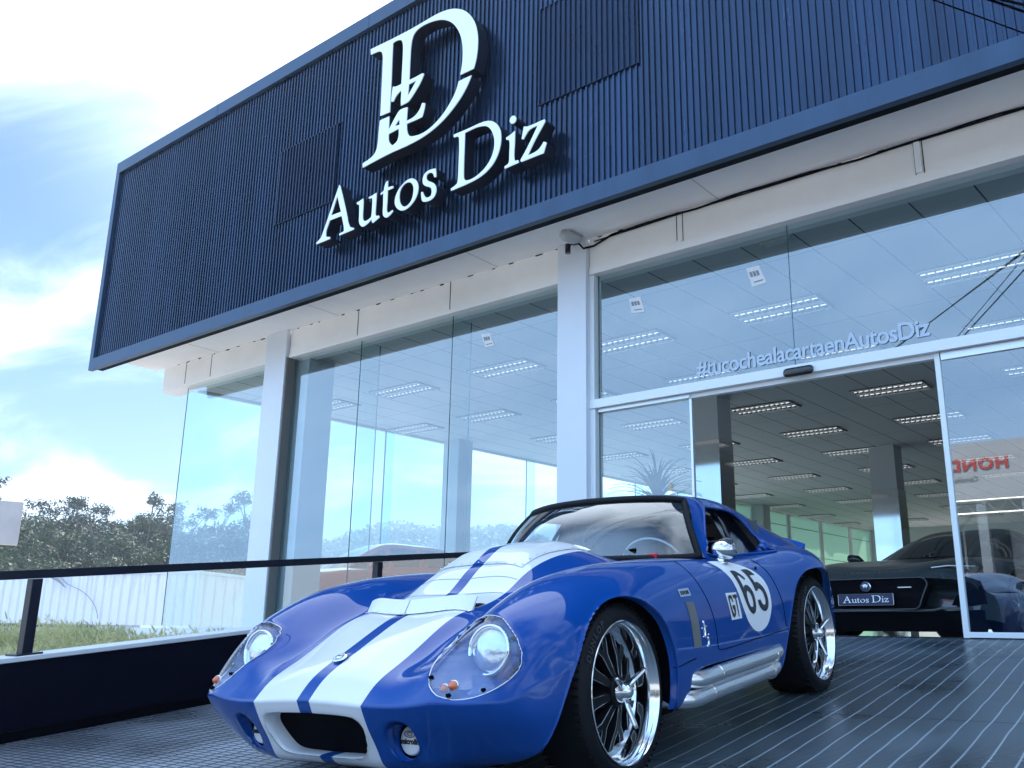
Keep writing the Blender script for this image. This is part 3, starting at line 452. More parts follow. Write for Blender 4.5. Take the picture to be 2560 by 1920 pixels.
# glass
def pane(name, x0, x1, z0, z1, y=FY, th=.010, edges=True, parent=B, m=None):
    mb = MB(); mb.add([(x0, y, z0), (x1, y, z0), (x1, y, z1), (x0, y, z1)], [(0, 1, 2, 3)])
    o = bpart(mb, name, m or M['glass'], recalc=False)
    if edges:
        mb = MB(); mb.box((x0 - .003, y - .004, z0), (x0 + .003, y + .012, z1)); e = mb.build('glass_edge', M['glass_edge']); e.parent = o
    return o
for a, b_ in ((-14.40, -11.97), (-11.385, -9.86), (-9.86, -8.05), (-8.05, -6.20)): pane('glass_pane', a, b_, 1.0, 5.02)
pane('glass_pane', -5.72, -3.414, 3.52, 5.02); pane('glass_pane', -3.414, -.6, 3.52, 5.02); pane('glass_pane', -.6, 3.6, 3.52, 5.02)
pane('glass_pane', -5.72, -4.56, 1.03, 3.41)
for x in (-9.86, -8.05):
    mb = MB(); mb.add([(x + .02, FY + .02, 1.0), (x + .02, FY + .34, 1.0), (x + .02, FY + .34, 5.02), (x + .02, FY + .02, 5.02)], [(0, 1, 2, 3)]); bpart(mb, 'glass_fin', M['glass_fin'], recalc=False)
    mb = MB(); mb.box((x + .014, FY + .338, 1.0), (x + .026, FY + .348, 5.02)); bpart(mb, 'fin_edge', M['glass_edge'])
ys = [FY + .02, 10.6, 12.78, 14.95, 17.02, 19.2, 21.3, 23.3, 25.18]
for a, b_ in zip(ys[:-1], ys[1:]):
    mb = MB(); mb.add([(side_x(a), a, 1.0), (side_x(b_), b_, 1.0), (side_x(b_), b_, 5.0), (side_x(a), a, 5.0)], [(0, 1, 2, 3)]); bpart(mb, 'side_glass', M['glass_fin'], recalc=False)
    mb = MB(); mb.box((side_x(b_) - .01, b_ - .01, 1.0), (side_x(b_) + .01, b_ + .01, 5.0)); bpart(mb, 'side_glass_joint', M['glass_edge'])
    mb = MB(); mb.box((side_x(b_) + .02, b_ - .005, 1.0), (side_x(b_) + .26, b_ + .005, 5.0)); bpart(mb, 'side_fin', M['glass_fin'])
# door screen frame
mb = MB(); mb.box((-5.79, FY - .10, 3.415), (3.6, FY + .06, 3.515)); mb.box((-5.79, FY - .08, 1.0), (-5.725, FY + .06, 3.413)); mb.box((-5.79, FY - .08, 3.517), (-5.735, FY + .06, 5.018)); mb.box((-4.58, FY - .03, 3.37), (-2.12, FY + .04, 3.413)); bpart(mb, 'door_frame', M['white_frame'], bevel=.003)
mb = MB(); mb.box((-5.72, FY - .045, 3.375), (-4.56, FY + .03, 3.412)); mb.box((-2.08, FY - .045, 3.345), (3.6, FY + .03, 3.412)); mb.box((-4.575, FY - .02, 1.03), (-4.55, FY + .02, 3.37)); bpart(mb, 'door_rail', M['alu'])
mb = MB(); mb.box((-2.135, FY - .045, .992), (-2.09, FY + .01, 3.412)); mb.box((-2.09, FY - .045, .995), (3.6, FY + .01, 1.04)); bpart(mb, 'sliding_door_frame', M['white_frame'], bevel=.003)
pane('sliding_door_glass', -2.09, 3.6, 1.04, 3.345, FY - .02, edges=False)
mb = MB(); mb.box((-5.72, FY - .03, .985), (3.6, FY + .10, .998)); bpart(mb, 'threshold', M['rail_black'])
# inner columns: white above, mirror clad below
for x0_, x1_, y0_, y1_, zz in ((-7.73, -7.22, 14.2, 14.7, 4.26), (-6.70, -6.17, 20.2, 20.72, 4.11), (-12.95, -12.45, 27.3, 27.8, 1.0), (-13.95, -13.5, 14.4, 14.85, 1.0), (-11.66, -11.16, 8.48, 8.98, 1.0), (-1.6, -1.1, 14.2, 14.7, 4.26), (-1.1, -.6, 20.2, 20.7, 4.1)):
    mb = MB(); mb.box((x0_, y0_, zz), (x1_, y1_, 5.05)); c_ = bpart(mb, 'column', M['column_int'])
    if zz > 2: mb = MB(); mb.box((x0_ - .012, y0_ - .012, .985), (x1_ + .012, y1_ + .012, zz)); bpart(mb, 'mirror_cladding', M['mirror_clad'])

# ceiling luminaires, each a recessed tray with a louvre painted white for its glints
def make_light():
    t = thing('ceiling_light', 'recessed louvre light in the showroom ceiling', 'ceiling light', (0, 0, 0), 0, 'louvre lights in rows across the showroom ceiling')
    mb = MB(); mb.box((-.60, -.29, .0), (.60, -.27, .03)); mb.box((-.60, .27, 0), (.60, .29, .03)); mb.box((-.60, -.27, 0), (-.58, .27, .03)); mb.box((.58, -.27, 0), (.60, .27, .03)); mb.box((-.58, -.27, .026), (.58, .27, .03))
    mb.build('tray', M['tray'], t)
    mb = MB()
    for y in (-.265, -.015, .015, .265): mb.box((-.575, y - .004, -.035), (.575, y + .004, .02))
    for i in range(13):
        x = -.575 + i * 1.15 / 12
        for a, b_ in ((-.26, -.02), (.02, .26)):
            mb.add([(x - .012, a, -.03), (x - .012, b_, -.03), (x, b_, .012), (x, a, .012), (x + .012, b_, -.03), (x + .012, a, -.03)], [(0, 1, 2, 3), (3, 2, 4, 5)])
    mb.build('louvre', M['louvre'], t, recalc=False)
    for y in (-.14, .14): mb = MB(); mb.tube([(-.56, y, .012), (.56, y, .012)], .013, 8); mb.build('tube', M['lamp_tube'], t, smooth=True)
    return t
L0 = make_light(); first = True
RN = ['nearest the glass front', 'second from the front', 'third from the front', 'fourth from the front', 'fifth from the front', 'sixth from the front', 'seventh from the front', 'eighth from the front', 'ninth from the front', 'tenth from the front', 'deepest in the showroom']
CN = ['leftmost', 'second from the left', 'third from the left', 'fourth from the left', 'fifth from the left', 'sixth from the left']
for r, Y in enumerate((10.78, 13.12, 15.55, 18.03, 20.45, 22.95, 25.45, 28.0, 30.8, 33.4)):
    for k_, X in enumerate((-13.5, -11.46, -9.14, -6.8, -4.54, -2.21)):
        if k_ == 0 and r > 1: continue
        if k_ == 5 and r > 3: continue
        if k_ == 4 and r > 6: continue
        o = L0 if first else copy_tree(L0); first = False
        o.location = (X - .035 * (Y - 10.78), Y, 5.034); o.scale = (1, 1, .45)
        o['label'] = 'louvre ceiling light ' + CN[k_] + ' in the row ' + RN[r]

# things on and about the building
def sticker(pts, label):
    (ax, az_), (bx, bz), (cx, cz), (dx, dz) = pts
    t = thing('window_sticker', label, 'sticker', (0, 0, 0), 0, 'white paper labels stuck inside the glass')
    mb = MB(); mb.add([(ax, FY - .004, az_), (bx, FY - .004, bz), (cx, FY - .004, cz), (dx, FY - .004, dz)], [(0, 1, 2, 3)]); mb.build('paper', M['sticker'], t, recalc=False)
    mb = MB()
    def q(u, v): x = (ax * (1 - u) + bx * u) * (1 - v) + (dx * (1 - u) + cx * u) * v; z = (az_ * (1 - u) + bz * u) * (1 - v) + (dz * (1 - u) + cz * u) * v; return (x, FY - .008, z)
    for u in (.14, .38, .62): mb.add([q(u, .25), q(u + .17, .25), q(u + .17, .52), q(u, .52)], [(0, 1, 2, 3)])
    mb.add([q(.2, .78), q(.85, .78), q(.85, .84), q(.2, .84)], [(0, 1, 2, 3)]); mb.build('print', M['grey_text'], t, recalc=False)
sticker([(-5.309, 4.651), (-5.151, 4.642), (-5.099, 4.45), (-5.269, 4.468)], 'tilted white label on the glass just right of the middle pillar')
sticker([(-3.876, 4.665), (-3.731, 4.665), (-3.66, 4.458), (-3.815, 4.447)], 'tilted white label on the glass above the hashtag lettering')
sticker([(-7.54, 4.667), (-7.39, 4.655), (-7.31, 4.475), (-7.459, 4.471)], 'tilted white label on the pane left of the middle pillar')
hm = mat('frosted_film', (.50, .60, .72), rough=.6)
o = text_mesh('#tucochealacartaenAutosDiz', .235, hm, 'window_lettering', None, FRAME((-3.30, FY - .012, 3.668), (1, 0, .002), (0, 0, 1)), extrude=.001, spacing=.93, offset=.004)
xs = [v.co.x for v in o.data.vertices]; k_ = (4.484 - 2.15) / (max(xs) - min(xs)); cx_ = (max(xs) + min(xs)) / 2
for v in o.data.vertices: v.co.x = -3.317 + (v.co.x - cx_) * k_
tag(o, 'frosted hashtag lettering #tucochealacartaenAutosDiz along the glass above the door', 'lettering')
mb = MB(); prof = [(-.15, .001), (-.148, .02), (-.135, .038), (-.11, .045), (.11, .045), (.135, .038), (.148, .02), (.15, .001)]
mb.lathe(prof, 20); o = mb.build('door_sensor', M['black_gloss'], smooth=True); o.location = (-3.345, FY - .115, 3.44); o.scale = (1, .6, 1); tag(o, 'black pill shaped motion sensor on the white door header', 'sensor')
t = thing('emergency_light', 'slim emergency light box on the dark ceiling strip above the glass', 'light', (-3.66, 8.60 + .1, 5.05))
mb = MB(); mb.box((-.17, -.05, -.05), (.17, .05, 0)); mb.build('housing', M['lamp_plastic'], t, bevel=.006); mb = MB(); mb.box((-.13, -.035, -.056), (.13, .035, -.051)); mb.build('diffuser', M['satin'], t)
t = thing('bulkhead_lamp', 'grey oval lamp fixed under the soffit above the middle pillar', 'lamp', (-5.87, 8.02, 5.475))
mb = MB(); mb.tube([(-.03, -.12, -.03), (.0, -.07, -.045), (.03, .06, -.05), (.05, .14, -.04)], [.05, .075, .07, .04], 14); mb.build('body', M['lamp_plastic'], t, smooth=True)
mb = MB(); mb.box((-.07, -.10, -.012), (.09, .16, .0)); mb.build('base', M['satin'], t, bevel=.004)
t = thing('security_camera', 'small black cylinder camera hanging at the top of the middle pillar', 'camera', (-5.95, 8.1, 5.33))
mb = MB(); mb.tube([(0, 0, -.055), (0, 0, .055)], .034, 16); mb.build('body', M['black_gloss'], t, smooth=True, sharp=40)
mb = MB(); mb.tube([(.02, .03, .05), (.05, .06, .11), (.05, .06, .14)], .008, 8); mb.build('bracket', M['black'], t, smooth=True)
mb = MB(); P = [(-5.90, 8.13, 5.38), (-5.85, 8.18, 5.40), (-5.80, 8.2, 5.33), (-5.70, 8.27, 5.36), (-5.45, 8.28, 5.44)]
x = -5.1
while x < 3.7: P.append((x, 8.272, 5.452 + .010 * math.sin(x * 3.1) + .006 * math.sin(x * 7.7))); x += .25
mb.tube(P, .013, 8); o = mb.build('black_cable', M['black'], smooth=True); tag(o, 'black cable clipped along the joint of soffit and beam', 'cable')
mb = MB(); mb.tube([(-5.70, 8.28, 5.42), (-4.5, 8.275, 5.442), (3.7, 8.275, 5.455)], .008, 6); o = mb.build('thin_cable', M['black'], smooth=True); tag(o, 'second thinner cable beside the black cable under the soffit', 'cable')
mb = MB(); mb.tube([(-12.55, 6.9, .88), (-12.5, 6.9, .88), (-7.2, 6.9, .88)], [.05, .075, .075], 18); o = mb.build('white_pipe', M['cap_white'], smooth=True); tag(o, 'thick white pipe lying on the plinth ledge behind the low wall', 'pipe')
for k_, (xa, za, xb, zb, r_, ex) in enumerate(((-1.42, 5.35, -.55, 4.50, .006, -14.0), (-1.20, 5.30, -.60, 4.72, .010, -14.2), (-1.02, 5.14, -.60, 4.80, .010, -20.0), (-.97, 5.14, -.55, 4.86, .006, -20.2))):
    Z = 5.36; sa = (Z - CAM_Z) / (za - CAM_Z); sb = (Z - CAM_Z) / (zb - CAM_Z); A1 = Vector((xa * sa, 6 * sa, Z)); B1 = Vector((xb * sb, 6 * sb, Z)); dd_ = (B1 - A1) / (B1.y - A1.y)
    E1 = A1 + dd_ * (7.17 - A1.y); F1 = Vector((ex, -18, 6.6 + .12 * k_)); P = [E1, A1]
    for i in range(1, 31): u = i / 30; q = A1.lerp(F1, u); q.z -= .9 * u * (1 - u) * 1.3; P.append(q)
    mb = MB(); mb.tube(P, r_, 6); o = mb.build('overhead_wire', M['black'], smooth=True)
    tag(o, ['lowest thin overhead wire crossing the top right corner', 'thick overhead cable crossing the top right corner, lower of the two', 'thick overhead cable nearest the top right corner', 'thin wire just above the thick overhead cables'][k_], 'wire', 'overhead wires in front of the fascia')

# sign letters: traced outlines, real depth, on stand-offs
def smooth_loop(L, it=1):
    """round the gentle corners only"""
    for _ in range(it):
        out = []
        n = len(L)
        for i in range(n):
            a, b_, c_ = Vector(L[i - 1]), Vector(L[i]), Vector(L[(i + 1) % n]); u = b_ - a; v = c_ - b_
            if u.length < 1e-6 or v.length < 1e-6: out.append(tuple(b_)); continue
            ang = u.angle(v)
            if ang < radians(50) and ang > radians(4): out += [tuple(b_ - u * .25), tuple(b_ + v * .25)]
            else: out.append(tuple(b_))
        L = out
    return L
def letter_part(t, name, loops, y=6.98, dep=.17):
    loops = [smooth_loop(L, 2) for L in loops]
    mb = MB(); mb.prism(loops, lambda u, v, d: (u, y + d, v), .012); o = mb.build(name, M['sign_white'], t)
    mb = MB(); mb.prism(loops, lambda u, v, d: (u, y + .0125 + d, v), dep); e = mb.build('return', M['sign_side'], o)
    return o
t = thing('monogram_sign', 'large white D monogram with a small z inside, raised on the navy fascia', 'sign')
letter_part(t, 'upper_piece', GL['sign']['logo_up']); letter_part(t, 'lower_piece', GL['sign']['logo_low'])
t = thing('name_sign', 'white raised serif letters reading Autos Diz below the monogram', 'sign')
for k_ in ('A', 'u', 't', 'o', 's', 'D', 'i', 'z'):
    o = letter_part(t, 'letter_' + k_.lower(), GL['sign'][k_])
    if k_ == 'i': letter_part(o, 'dot', GL['sign']['dot']) if False else letter_part(t, 'letter_dot', GL['sign']['dot'])

for px_, lb in ((-14.1, 'grey utility pole across the street nearer the white showroom'), (-20.1, 'grey utility pole across the street farther to the left')):
    t = thing('utility_pole', lb, 'pole', (px_, -18.15, 0)); mb = MB(); mb.tube([(0, 0, -.3), (0, 0, 7.4)], [.14, .09], 12); mb.build('pole', M['lamp_plastic'], t, smooth=True); mb = MB(); mb.box((-.5, -.04, 6.55), (.5, .04, 6.65)); mb.build('crossarm', M['rail_black'], t)

# ---- race coupe surface tables (car frame: x left side of car, y towards tail, z up; metres)
UP = [
 [(0,-.868,.400),(.14,-.867,.396),(.27,-.860,.388),(.38,-.850,.385),(.48,-.838,.390),(.57,-.822,.398),(.65,-.782,.392),(.705,-.725,.388),(.745,-.65,.390)],
 [(0,-.80,.458),(.14,-.80,.455),(.27,-.785,.447),(.36,-.77,.447),(.46,-.765,.462),(.56,-.762,.482),(.65,-.722,.468),(.715,-.66,.450),(.768,-.57,.42)],
 [(0,-.674,.519),(.14,-.674,.516),(.27,-.655,.504),(.37,-.65,.497),(.47,-.655,.535),(.565,-.66,.578),(.66,-.62,.560),(.74,-.55,.52),(.795,-.47,.44)],
 [(0,-.50,.592),(.14,-.50,.589),(.27,-.50,.574),(.36,-.51,.550),(.47,-.52,.602),(.575,-.53,.645),(.672,-.50,.640),(.758,-.46,.588),(.818,-.40,.47)],
 [(0,-.33,.650),(.14,-.33,.649),(.27,-.33,.641),(.37,-.33,.612),(.47,-.33,.675),(.58,-.33,.722),(.685,-.32,.708),(.778,-.31,.645),(.840,-.28,.50)],
 [(0,-.15,.674),(.14,-.15,.673),(.27,-.15,.668),(.38,-.15,.660),(.48,-.15,.728),(.59,-.15,.768),(.70,-.15,.748),(.795,-.14,.675),(.857,-.13,.53)],
 [(0,0,.72),(.14,0,.718),(.27,0,.708),(.40,0,.698),(.50,0,.752),(.60,0,.787),(.705,0,.766),(.802,0,.70),(.864,0,.56)],
 [(0,.13,.805),(.14,.13,.802),(.27,.13,.770),(.41,.13,.715),(.50,.13,.760),(.60,.13,.797),(.71,.13,.776),(.804,.13,.71),(.866,.13,.57)],
 [(0,.30,.866),(.14,.30,.860),(.27,.30,.825),(.41,.30,.732),(.51,.30,.768),(.61,.30,.803),(.715,.30,.782),(.806,.30,.71),(.864,.30,.56)],
 [(0,.50,.888),(.14,.50,.881),(.29,.50,.845),(.42,.50,.762),(.52,.50,.778),(.62,.50,.805),(.72,.50,.786),(.805,.50,.71),(.858,.50,.54)],
 [(0,.70,.876),(.14,.70,.872),(.30,.70,.842),(.43,.70,.784),(.53,.70,.788),(.63,.70,.803),(.722,.70,.785),(.802,.70,.71),(.852,.70,.52)],
 [(0,.86,.815),(.14,.86,.813),(.30,.86,.805),(.43,.86,.795),(.54,.86,.793),(.635,.86,.797),(.722,.86,.783),(.80,.86,.71),(.85,.86,.52)],
 [(0,1.1,.80),(.14,1.1,.80),(.30,1.1,.795),(.43,1.1,.79),(.54,1.1,.788),(.645,1.1,.787),(.722,1.1,.772),(.797,1.1,.705),(.848,1.1,.52)],
 [(0,1.45,.80),(.14,1.45,.80),(.30,1.45,.795),(.43,1.45,.79),(.54,1.45,.788),(.65,1.45,.785),(.724,1.45,.772),(.797,1.45,.705),(.85,1.45,.53)],
 [(0,1.8,.81),(.14,1.8,.81),(.30,1.8,.805),(.43,1.8,.80),(.54,1.8,.80),(.655,1.8,.80),(.735,1.8,.785),(.812,1.8,.72),(.866,1.8,.56)],
 [(0,2.05,.83),(.14,2.05,.83),(.30,2.05,.83),(.43,2.05,.82),(.55,2.05,.82),(.665,2.05,.822),(.75,2.05,.802),(.832,2.05,.74),(.886,2.05,.58)],
 [(0,2.3,.84),(.14,2.3,.84),(.30,2.3,.84),(.43,2.3,.83),(.56,2.3,.825),(.675,2.3,.825),(.76,2.3,.803),(.842,2.3,.74),(.895,2.3,.59)],
 [(0,2.6,.83),(.14,2.6,.83),(.30,2.6,.83),(.43,2.6,.82),(.54,2.6,.805),(.63,2.6,.79),(.695,2.6,.765),(.75,2.6,.71),(.785,2.6,.57)],
 [(0,2.9,.80),(.14,2.9,.80),(.30,2.9,.80),(.43,2.9,.79),(.52,2.9,.765),(.585,2.9,.745),(.635,2.9,.715),(.68,2.9,.66),(.705,2.9,.56)],
 [(0,3.1,.77),(.14,3.1,.77),(.30,3.1,.77),(.43,3.1,.76),(.50,3.1,.735),(.55,3.1,.715),(.595,3.1,.69),(.63,3.1,.64),(.65,3.1,.55)],
]
LOWF = [ # below the nose crease, one column per crease control c0..c8, then side rows r1..r4
 [(0,-0.827,0.3),(0,-0.788,0.235),(0,-0.755,0.18),(0,-0.700,0.155)],
 [(0.14,-0.827,0.3),(0.14,-0.788,0.235),(0.14,-0.755,0.18),(0.14,-0.700,0.155)],
 [(0.272,-0.822,0.3),(0.277,-0.783,0.23),(0.28,-0.750,0.176),(0.28,-0.690,0.15)],
 [(0.385,-0.807,0.305),(0.385,-0.763,0.235),(0.38,-0.725,0.178),(0.37,-0.660,0.15)],
 [(0.482,-0.792,0.31),(0.475,-0.743,0.24),(0.46,-0.700,0.18),(0.44,-0.630,0.15)],
 [(0.568,-0.772,0.315),(0.555,-0.713,0.24),(0.535,-0.660,0.185),(0.5,-0.580,0.15)],
 [(0.645,-0.732,0.31),(0.63,-0.668,0.24),(0.605,-0.610,0.185),(0.56,-0.530,0.15)],
 [(0.702,-0.672,0.31),(0.69,-0.608,0.24),(0.665,-0.560,0.185),(0.61,-0.490,0.15)],
 [(0.748,-0.602,0.31),(0.738,-0.548,0.24),(0.715,-0.510,0.188),(0.66,-0.450,0.15)],
 [(.775,-.55,.32),(.766,-.51,.25),(.75,-.47,.19),(.70,-.43,.15)],
 [(.80,-.46,.33),(.795,-.44,.26),(.785,-.42,.20),(.74,-.40,.15)],
 [(.825,-.39,.35),(.823,-.39,.27),(.812,-.38,.20),(.77,-.37,.15)],
 [(.847,-.28,.37),(.847,-.28,.28),(.84,-.28,.20),(.80,-.28,.15)],
]
GH = [ # roof and fastback, rows nose to tail, columns centre to base; row 0 is the windscreen edge
 [(0,1.14,1.122),(.20,1.16,1.118),(.38,1.25,1.108),(.485,1.345,1.090),(.555,1.262,.95),(.622,1.165,.798)],
 [(0,1.20,1.136),(.20,1.22,1.132),(.385,1.31,1.120),(.497,1.405,1.090),(.575,1.31,.945),(.655,1.20,.785)],
 [(0,1.50,1.152),(.20,1.50,1.148),(.385,1.50,1.132),(.497,1.52,1.088),(.585,1.50,.94),(.664,1.47,.785)],
 [(0,1.80,1.145),(.20,1.80,1.141),(.38,1.80,1.122),(.495,1.80,1.072),(.585,1.80,.935),(.668,1.80,.79)],
 [(0,2.10,1.110),(.20,2.10,1.106),(.375,2.10,1.083),(.49,2.10,1.025),(.585,2.10,.92),(.68,2.10,.805)],
 [(0,2.40,1.050),(.20,2.40,1.046),(.37,2.40,1.018),(.485,2.40,.955),(.59,2.40,.885),(.69,2.40,.808)],
 [(0,2.70,.975),(.20,2.70,.972),(.37,2.70,.945),(.47,2.70,.892),(.56,2.70,.845),(.63,2.70,.78)],
 [(0,2.95,.905),(.20,2.95,.902),(.37,2.95,.880),(.44,2.95,.840),(.52,2.95,.80),(.58,2.95,.742)],
 [(0,3.10,.890),(.20,3.10,.886),(.37,3.10,.862),(.42,3.10,.815),(.50,3.10,.765),(.55,3.10,.712)],
]
WSB = [(0,.80,.818),(.20,.825,.815),(.38,.905,.808),(.52,1.03,.800),(.622,1.165,.798)]
WST = [(0,1.14,1.122),(.20,1.16,1.118),(.38,1.25,1.108),(.445,1.30,1.100),(.485,1.345,1.090)]
def spl(P, n, closed=False):
    """natural cubic through rows of P (k x d), n samples per span, chord parameter"""
    P=np.asarray(P,float);k=len(P)
    d=np.linalg.norm((P[1:]-P[:-1]).reshape(k-1,-1),axis=1)+1e-9
    t=np.concatenate([[0],np.cumsum(d)]);h=np.diff(t)
    Q=P.reshape(k,-1);A=np.zeros((k,k));B=np.zeros_like(Q)
    A[0,0]=A[-1,-1]=1
    for i in range(1,k-1):
        A[i,i-1]=h[i-1];A[i,i]=2*(h[i-1]+h[i]);A[i,i+1]=h[i]
        B[i]=6*((Q[i+1]-Q[i])/h[i]-(Q[i]-Q[i-1])/h[i-1])
    M=np.linalg.solve(A,B);out=[]
    ns=n if hasattr(n,'__len__') else [n]*(k-1)
    for i in range(k-1):
        for j in range(ns[i]):
            x=h[i]*j/ns[i];a=h[i]-x
            out.append(M[i]*a**3/(6*h[i])+M[i+1]*x**3/(6*h[i])+(Q[i]/h[i]-M[i]*h[i]/6)*a+(Q[i+1]/h[i]-M[i+1]*h[i]/6)*x)
    out.append(Q[-1]);return np.array(out).reshape((-1,)+P.shape[1:])
def grid(T,nr,nc):
    T=np.array(T,float)
    T=spl(T,nr)                       # along the car
    T=np.swapaxes(spl(np.swapaxes(T,0,1),nc),0,1)
    return T
def spans(P,step):
    P=np.array(P,float);d=np.linalg.norm((P[1:]-P[:-1]).reshape(len(P)-1,-1,3),axis=2).max(1)
    return [max(1,int(round(v/step))) for v in d]
STEP=.016
def body_patches():
    up=np.array(UP,float)
    ns=spans(up,STEP);nc=spans(np.swapaxes(up,0,1),STEP)
    G=grid(up,ns,nc)
    low=[]
    for j in range(9): low.append([UP[0][j]]+LOWF[j])
    for i in range(1,len(UP)):
        b=UP[i][8]
        if i<=4: low.append([b]+LOWF[8+i])
        else:
            x,y,z=b
            bz=.175 if y<2.8 else .22
            low.append([b,(x+.004,y,.40+(z-.55)*.2),(x-.002,y,.30),(x-.018,y,.225),(x-.07,y,bz)])
    low=np.array(low,float)
    L=spl(low,nc+ns)
    nl=spans(np.swapaxes(low,0,1)[:, :],STEP)
    L=np.swapaxes(spl(np.swapaxes(L,0,1),nl),0,1)
    # first column exactly on the upper patch border
    B=np.concatenate([G[0],G[1:,-1]]);L[:,0]=B
    L[:len(nc) and sum(nc)+1][0,:,0]=0
    G[:,0,0]=0;L[0,:,0]=0
    return G,L
def gh_patch():
    g=np.array(GH,float);G=grid(g,spans(g,STEP),spans(np.swapaxes(g,0,1),STEP));G[:,0,0]=0;return G
def ws_patch():
    b=np.array(WSB,float);t=np.array(WST,float)
    nb=spans(b,.02)
    B=spl(b,nb);T=spl(t,nb)
    k=14;out=[]
    for i in range(k+1):
        s=i/k;R=B*(1-s)+T*s
        bow=.035*np.sin(np.pi*s)
        R=R.copy();R[:,1]-=bow*.7;R[:,2]+=bow*.6
        out.append(R)
    out=np.array(out);out[:,0,0]=0;return out

# ------------------------------------------------------------------ race coupe
Lv, Gv, Nv = Vector((.99783, .06586, .0070)).normalized(), Vector((-.0667, .99228, .10512)).normalized(), None
Lv = (Lv - Gv * Lv.dot(Gv)).normalized()
CAR = thing('race_coupe', 'blue racing coupe with twin white stripes and 65 on its door on the ramp', 'car')
Nv = Lv.cross(Gv).normalized(); O0 = Vector((-2.7753, 3.0573, .4250))
Pc = O0 + Lv * .8; a_ = radians(-1.1); L2 = Lv * cos(a_) - Nv * sin(a_); N2 = Nv * cos(a_) + Lv * sin(a_); O2 = Pc - L2 * .8
CAR.matrix_world = Matrix(((L2.x, Gv.x, N2.x, O2.x), (L2.y, Gv.y, N2.y, O2.y), (L2.z, Gv.z, N2.z, O2.z), (0, 0, 0, 1)))
def cr(P, n=6, closed=True):
    P = np.array(P, float); k = len(P); out = []
    rng_ = range(k) if closed else range(k - 1)
    for i in rng_:
        p0, p1, p2, p3 = (P[(i - 1) % k], P[i], P[(i + 1) % k], P[(i + 2) % k]) if closed else (P[max(i - 1, 0)], P[i], P[i + 1], P[min(i + 2, k - 1)])
        for j in range(n):
            t = j / n; out.append(.5 * ((2 * p1) + (-p0 + p2) * t + (2 * p0 - 5 * p1 + 4 * p2 - p3) * t * t + (-p0 + 3 * p1 - 3 * p2 + p3) * t ** 3))
    if not closed: out.append(P[-1])
    return np.array(out)
def inside(P, poly):
    x, y = P[:, 0], P[:, 1]; c = np.zeros(len(P), bool); n = len(poly); j = n - 1
    for i in range(n):
        xi, yi = poly[i]; xj, yj = poly[j]
        cond = ((yi > y) != (yj > y)) & (x < (xj - xi) * (y - yi) / (yj - yi + 1e-12) + xi); c ^= cond; j = i
    return c
def nearest(P, poly):
    A = poly; Bq = np.roll(poly, -1, 0); best = np.full(len(P), 1e9); out = P.copy()
    for a, b in zip(A, Bq):
        d = b - a; L = d @ d + 1e-12; t = np.clip(((P - a) @ d) / L, 0, 1); q = a + t[:, None] * d; dd = ((P - q) ** 2).sum(1); m = dd < best; best[m] = dd[m]; out[m] = q[m]
    return out
class Patch:
    def __init__(s, A):
        r, c = A.shape[:2]; s.v = A.reshape(-1, 3).copy(); s.f = [(i * c + j, i * c + j + 1, (i + 1) * c + j + 1, (i + 1) * c + j) for i in range(r - 1) for j in range(c - 1)]
    def cut(s, poly, ax, where=None):
        """remove the part inside poly (in axes ax), snap the rim onto the outline; returns the removed faces as a Patch"""
        poly = np.asarray(poly, float); P = s.v[:, ax]; ins = inside(P, poly)
        if where is not None: ins &= where(s.v)
        F = np.array(s.f); k = ins[F].sum(1)
        mixed = F[(k > 0) & (k < 4)]
        mv_in = np.unique(mixed.ravel()); 
        out_f = [tuple(f) for f in F[k < 4]]; in_f = [tuple(f) for f in F[k == 4]]
        idx = np.array([i for i in mv_in if ins[i]], int); rem = Patch.__new__(Patch); rem.v = s.v.copy(); rem.f = in_f
        if len(idx):
            q = nearest(P[idx], poly); s.v[np.ix_(idx, ax)] = q; rem.v[np.ix_(idx, ax)] = q
        # faces with 3-4 rim verts may collapse: keep them, they are slivers
        s.f = out_f
        return rem
def patch_mesh(patches, name, m, parent=None, weld=.0015, offset=0.0, only=1):
    mb = MB()
    for p in patches:
        used = sorted({i for f in p.f for i in f}); mp_ = {a: b for b, a in enumerate(used)}; V = p.v[used]
        mb.add(V, [tuple(mp_[i] for i in f) for f in p.f])
        if only == 1: W_ = V.copy(); W_[:, 0] *= -1; mb.add(W_, [tuple(mp_[i] for i in reversed(f)) for f in p.f])
    o = mb.build(name, m, parent, smooth=True, weld=weld); return o
UPg, LOg = body_patches(); GHg = gh_patch(); WSg = ws_patch()
pu, pl, pg, pw = Patch(UPg), Patch(LOg), Patch(GHg), Patch(WSg)
FARCH = cr([(-.56, .02), (-.525, .16), (-.475, .28), (-.425, .385), (-.365, .48), (-.275, .585), (-.16, .650), (-.03, .675), (.10, .655), (.20, .598), (.27, .515), (.305, .42), (.31, .32), (.30, .22), (.29, .02)], 5)
RARCH = cr([(1.48, .02), (1.52, .20), (1.585, .33), (1.66, .44), (1.745, .545), (1.85, .625), (1.98, .675), (2.12, .694), (2.28, .685), (2.44, .635), (2.56, .545), (2.625, .43), (2.64, .30), (2.63, .02)], 5)
out = lambda v: v[:, 0] > .55
for p in (pu, pl): p.cut(FARCH, [1, 2], out); p.cut(RARCH, [1, 2], out)
# exhaust notch under the door
NOTCH = np.array([(.30, .0), (.30, .20), (.40, .235), (.445, .30), (.48, .333), (.60, .345), (1.0, .343), (1.35, .338), (1.46, .31), (1.49, .27), (1.50, .0)])
pl.cut(NOTCH, [1, 2], lambda v: v[:, 0] > .6)
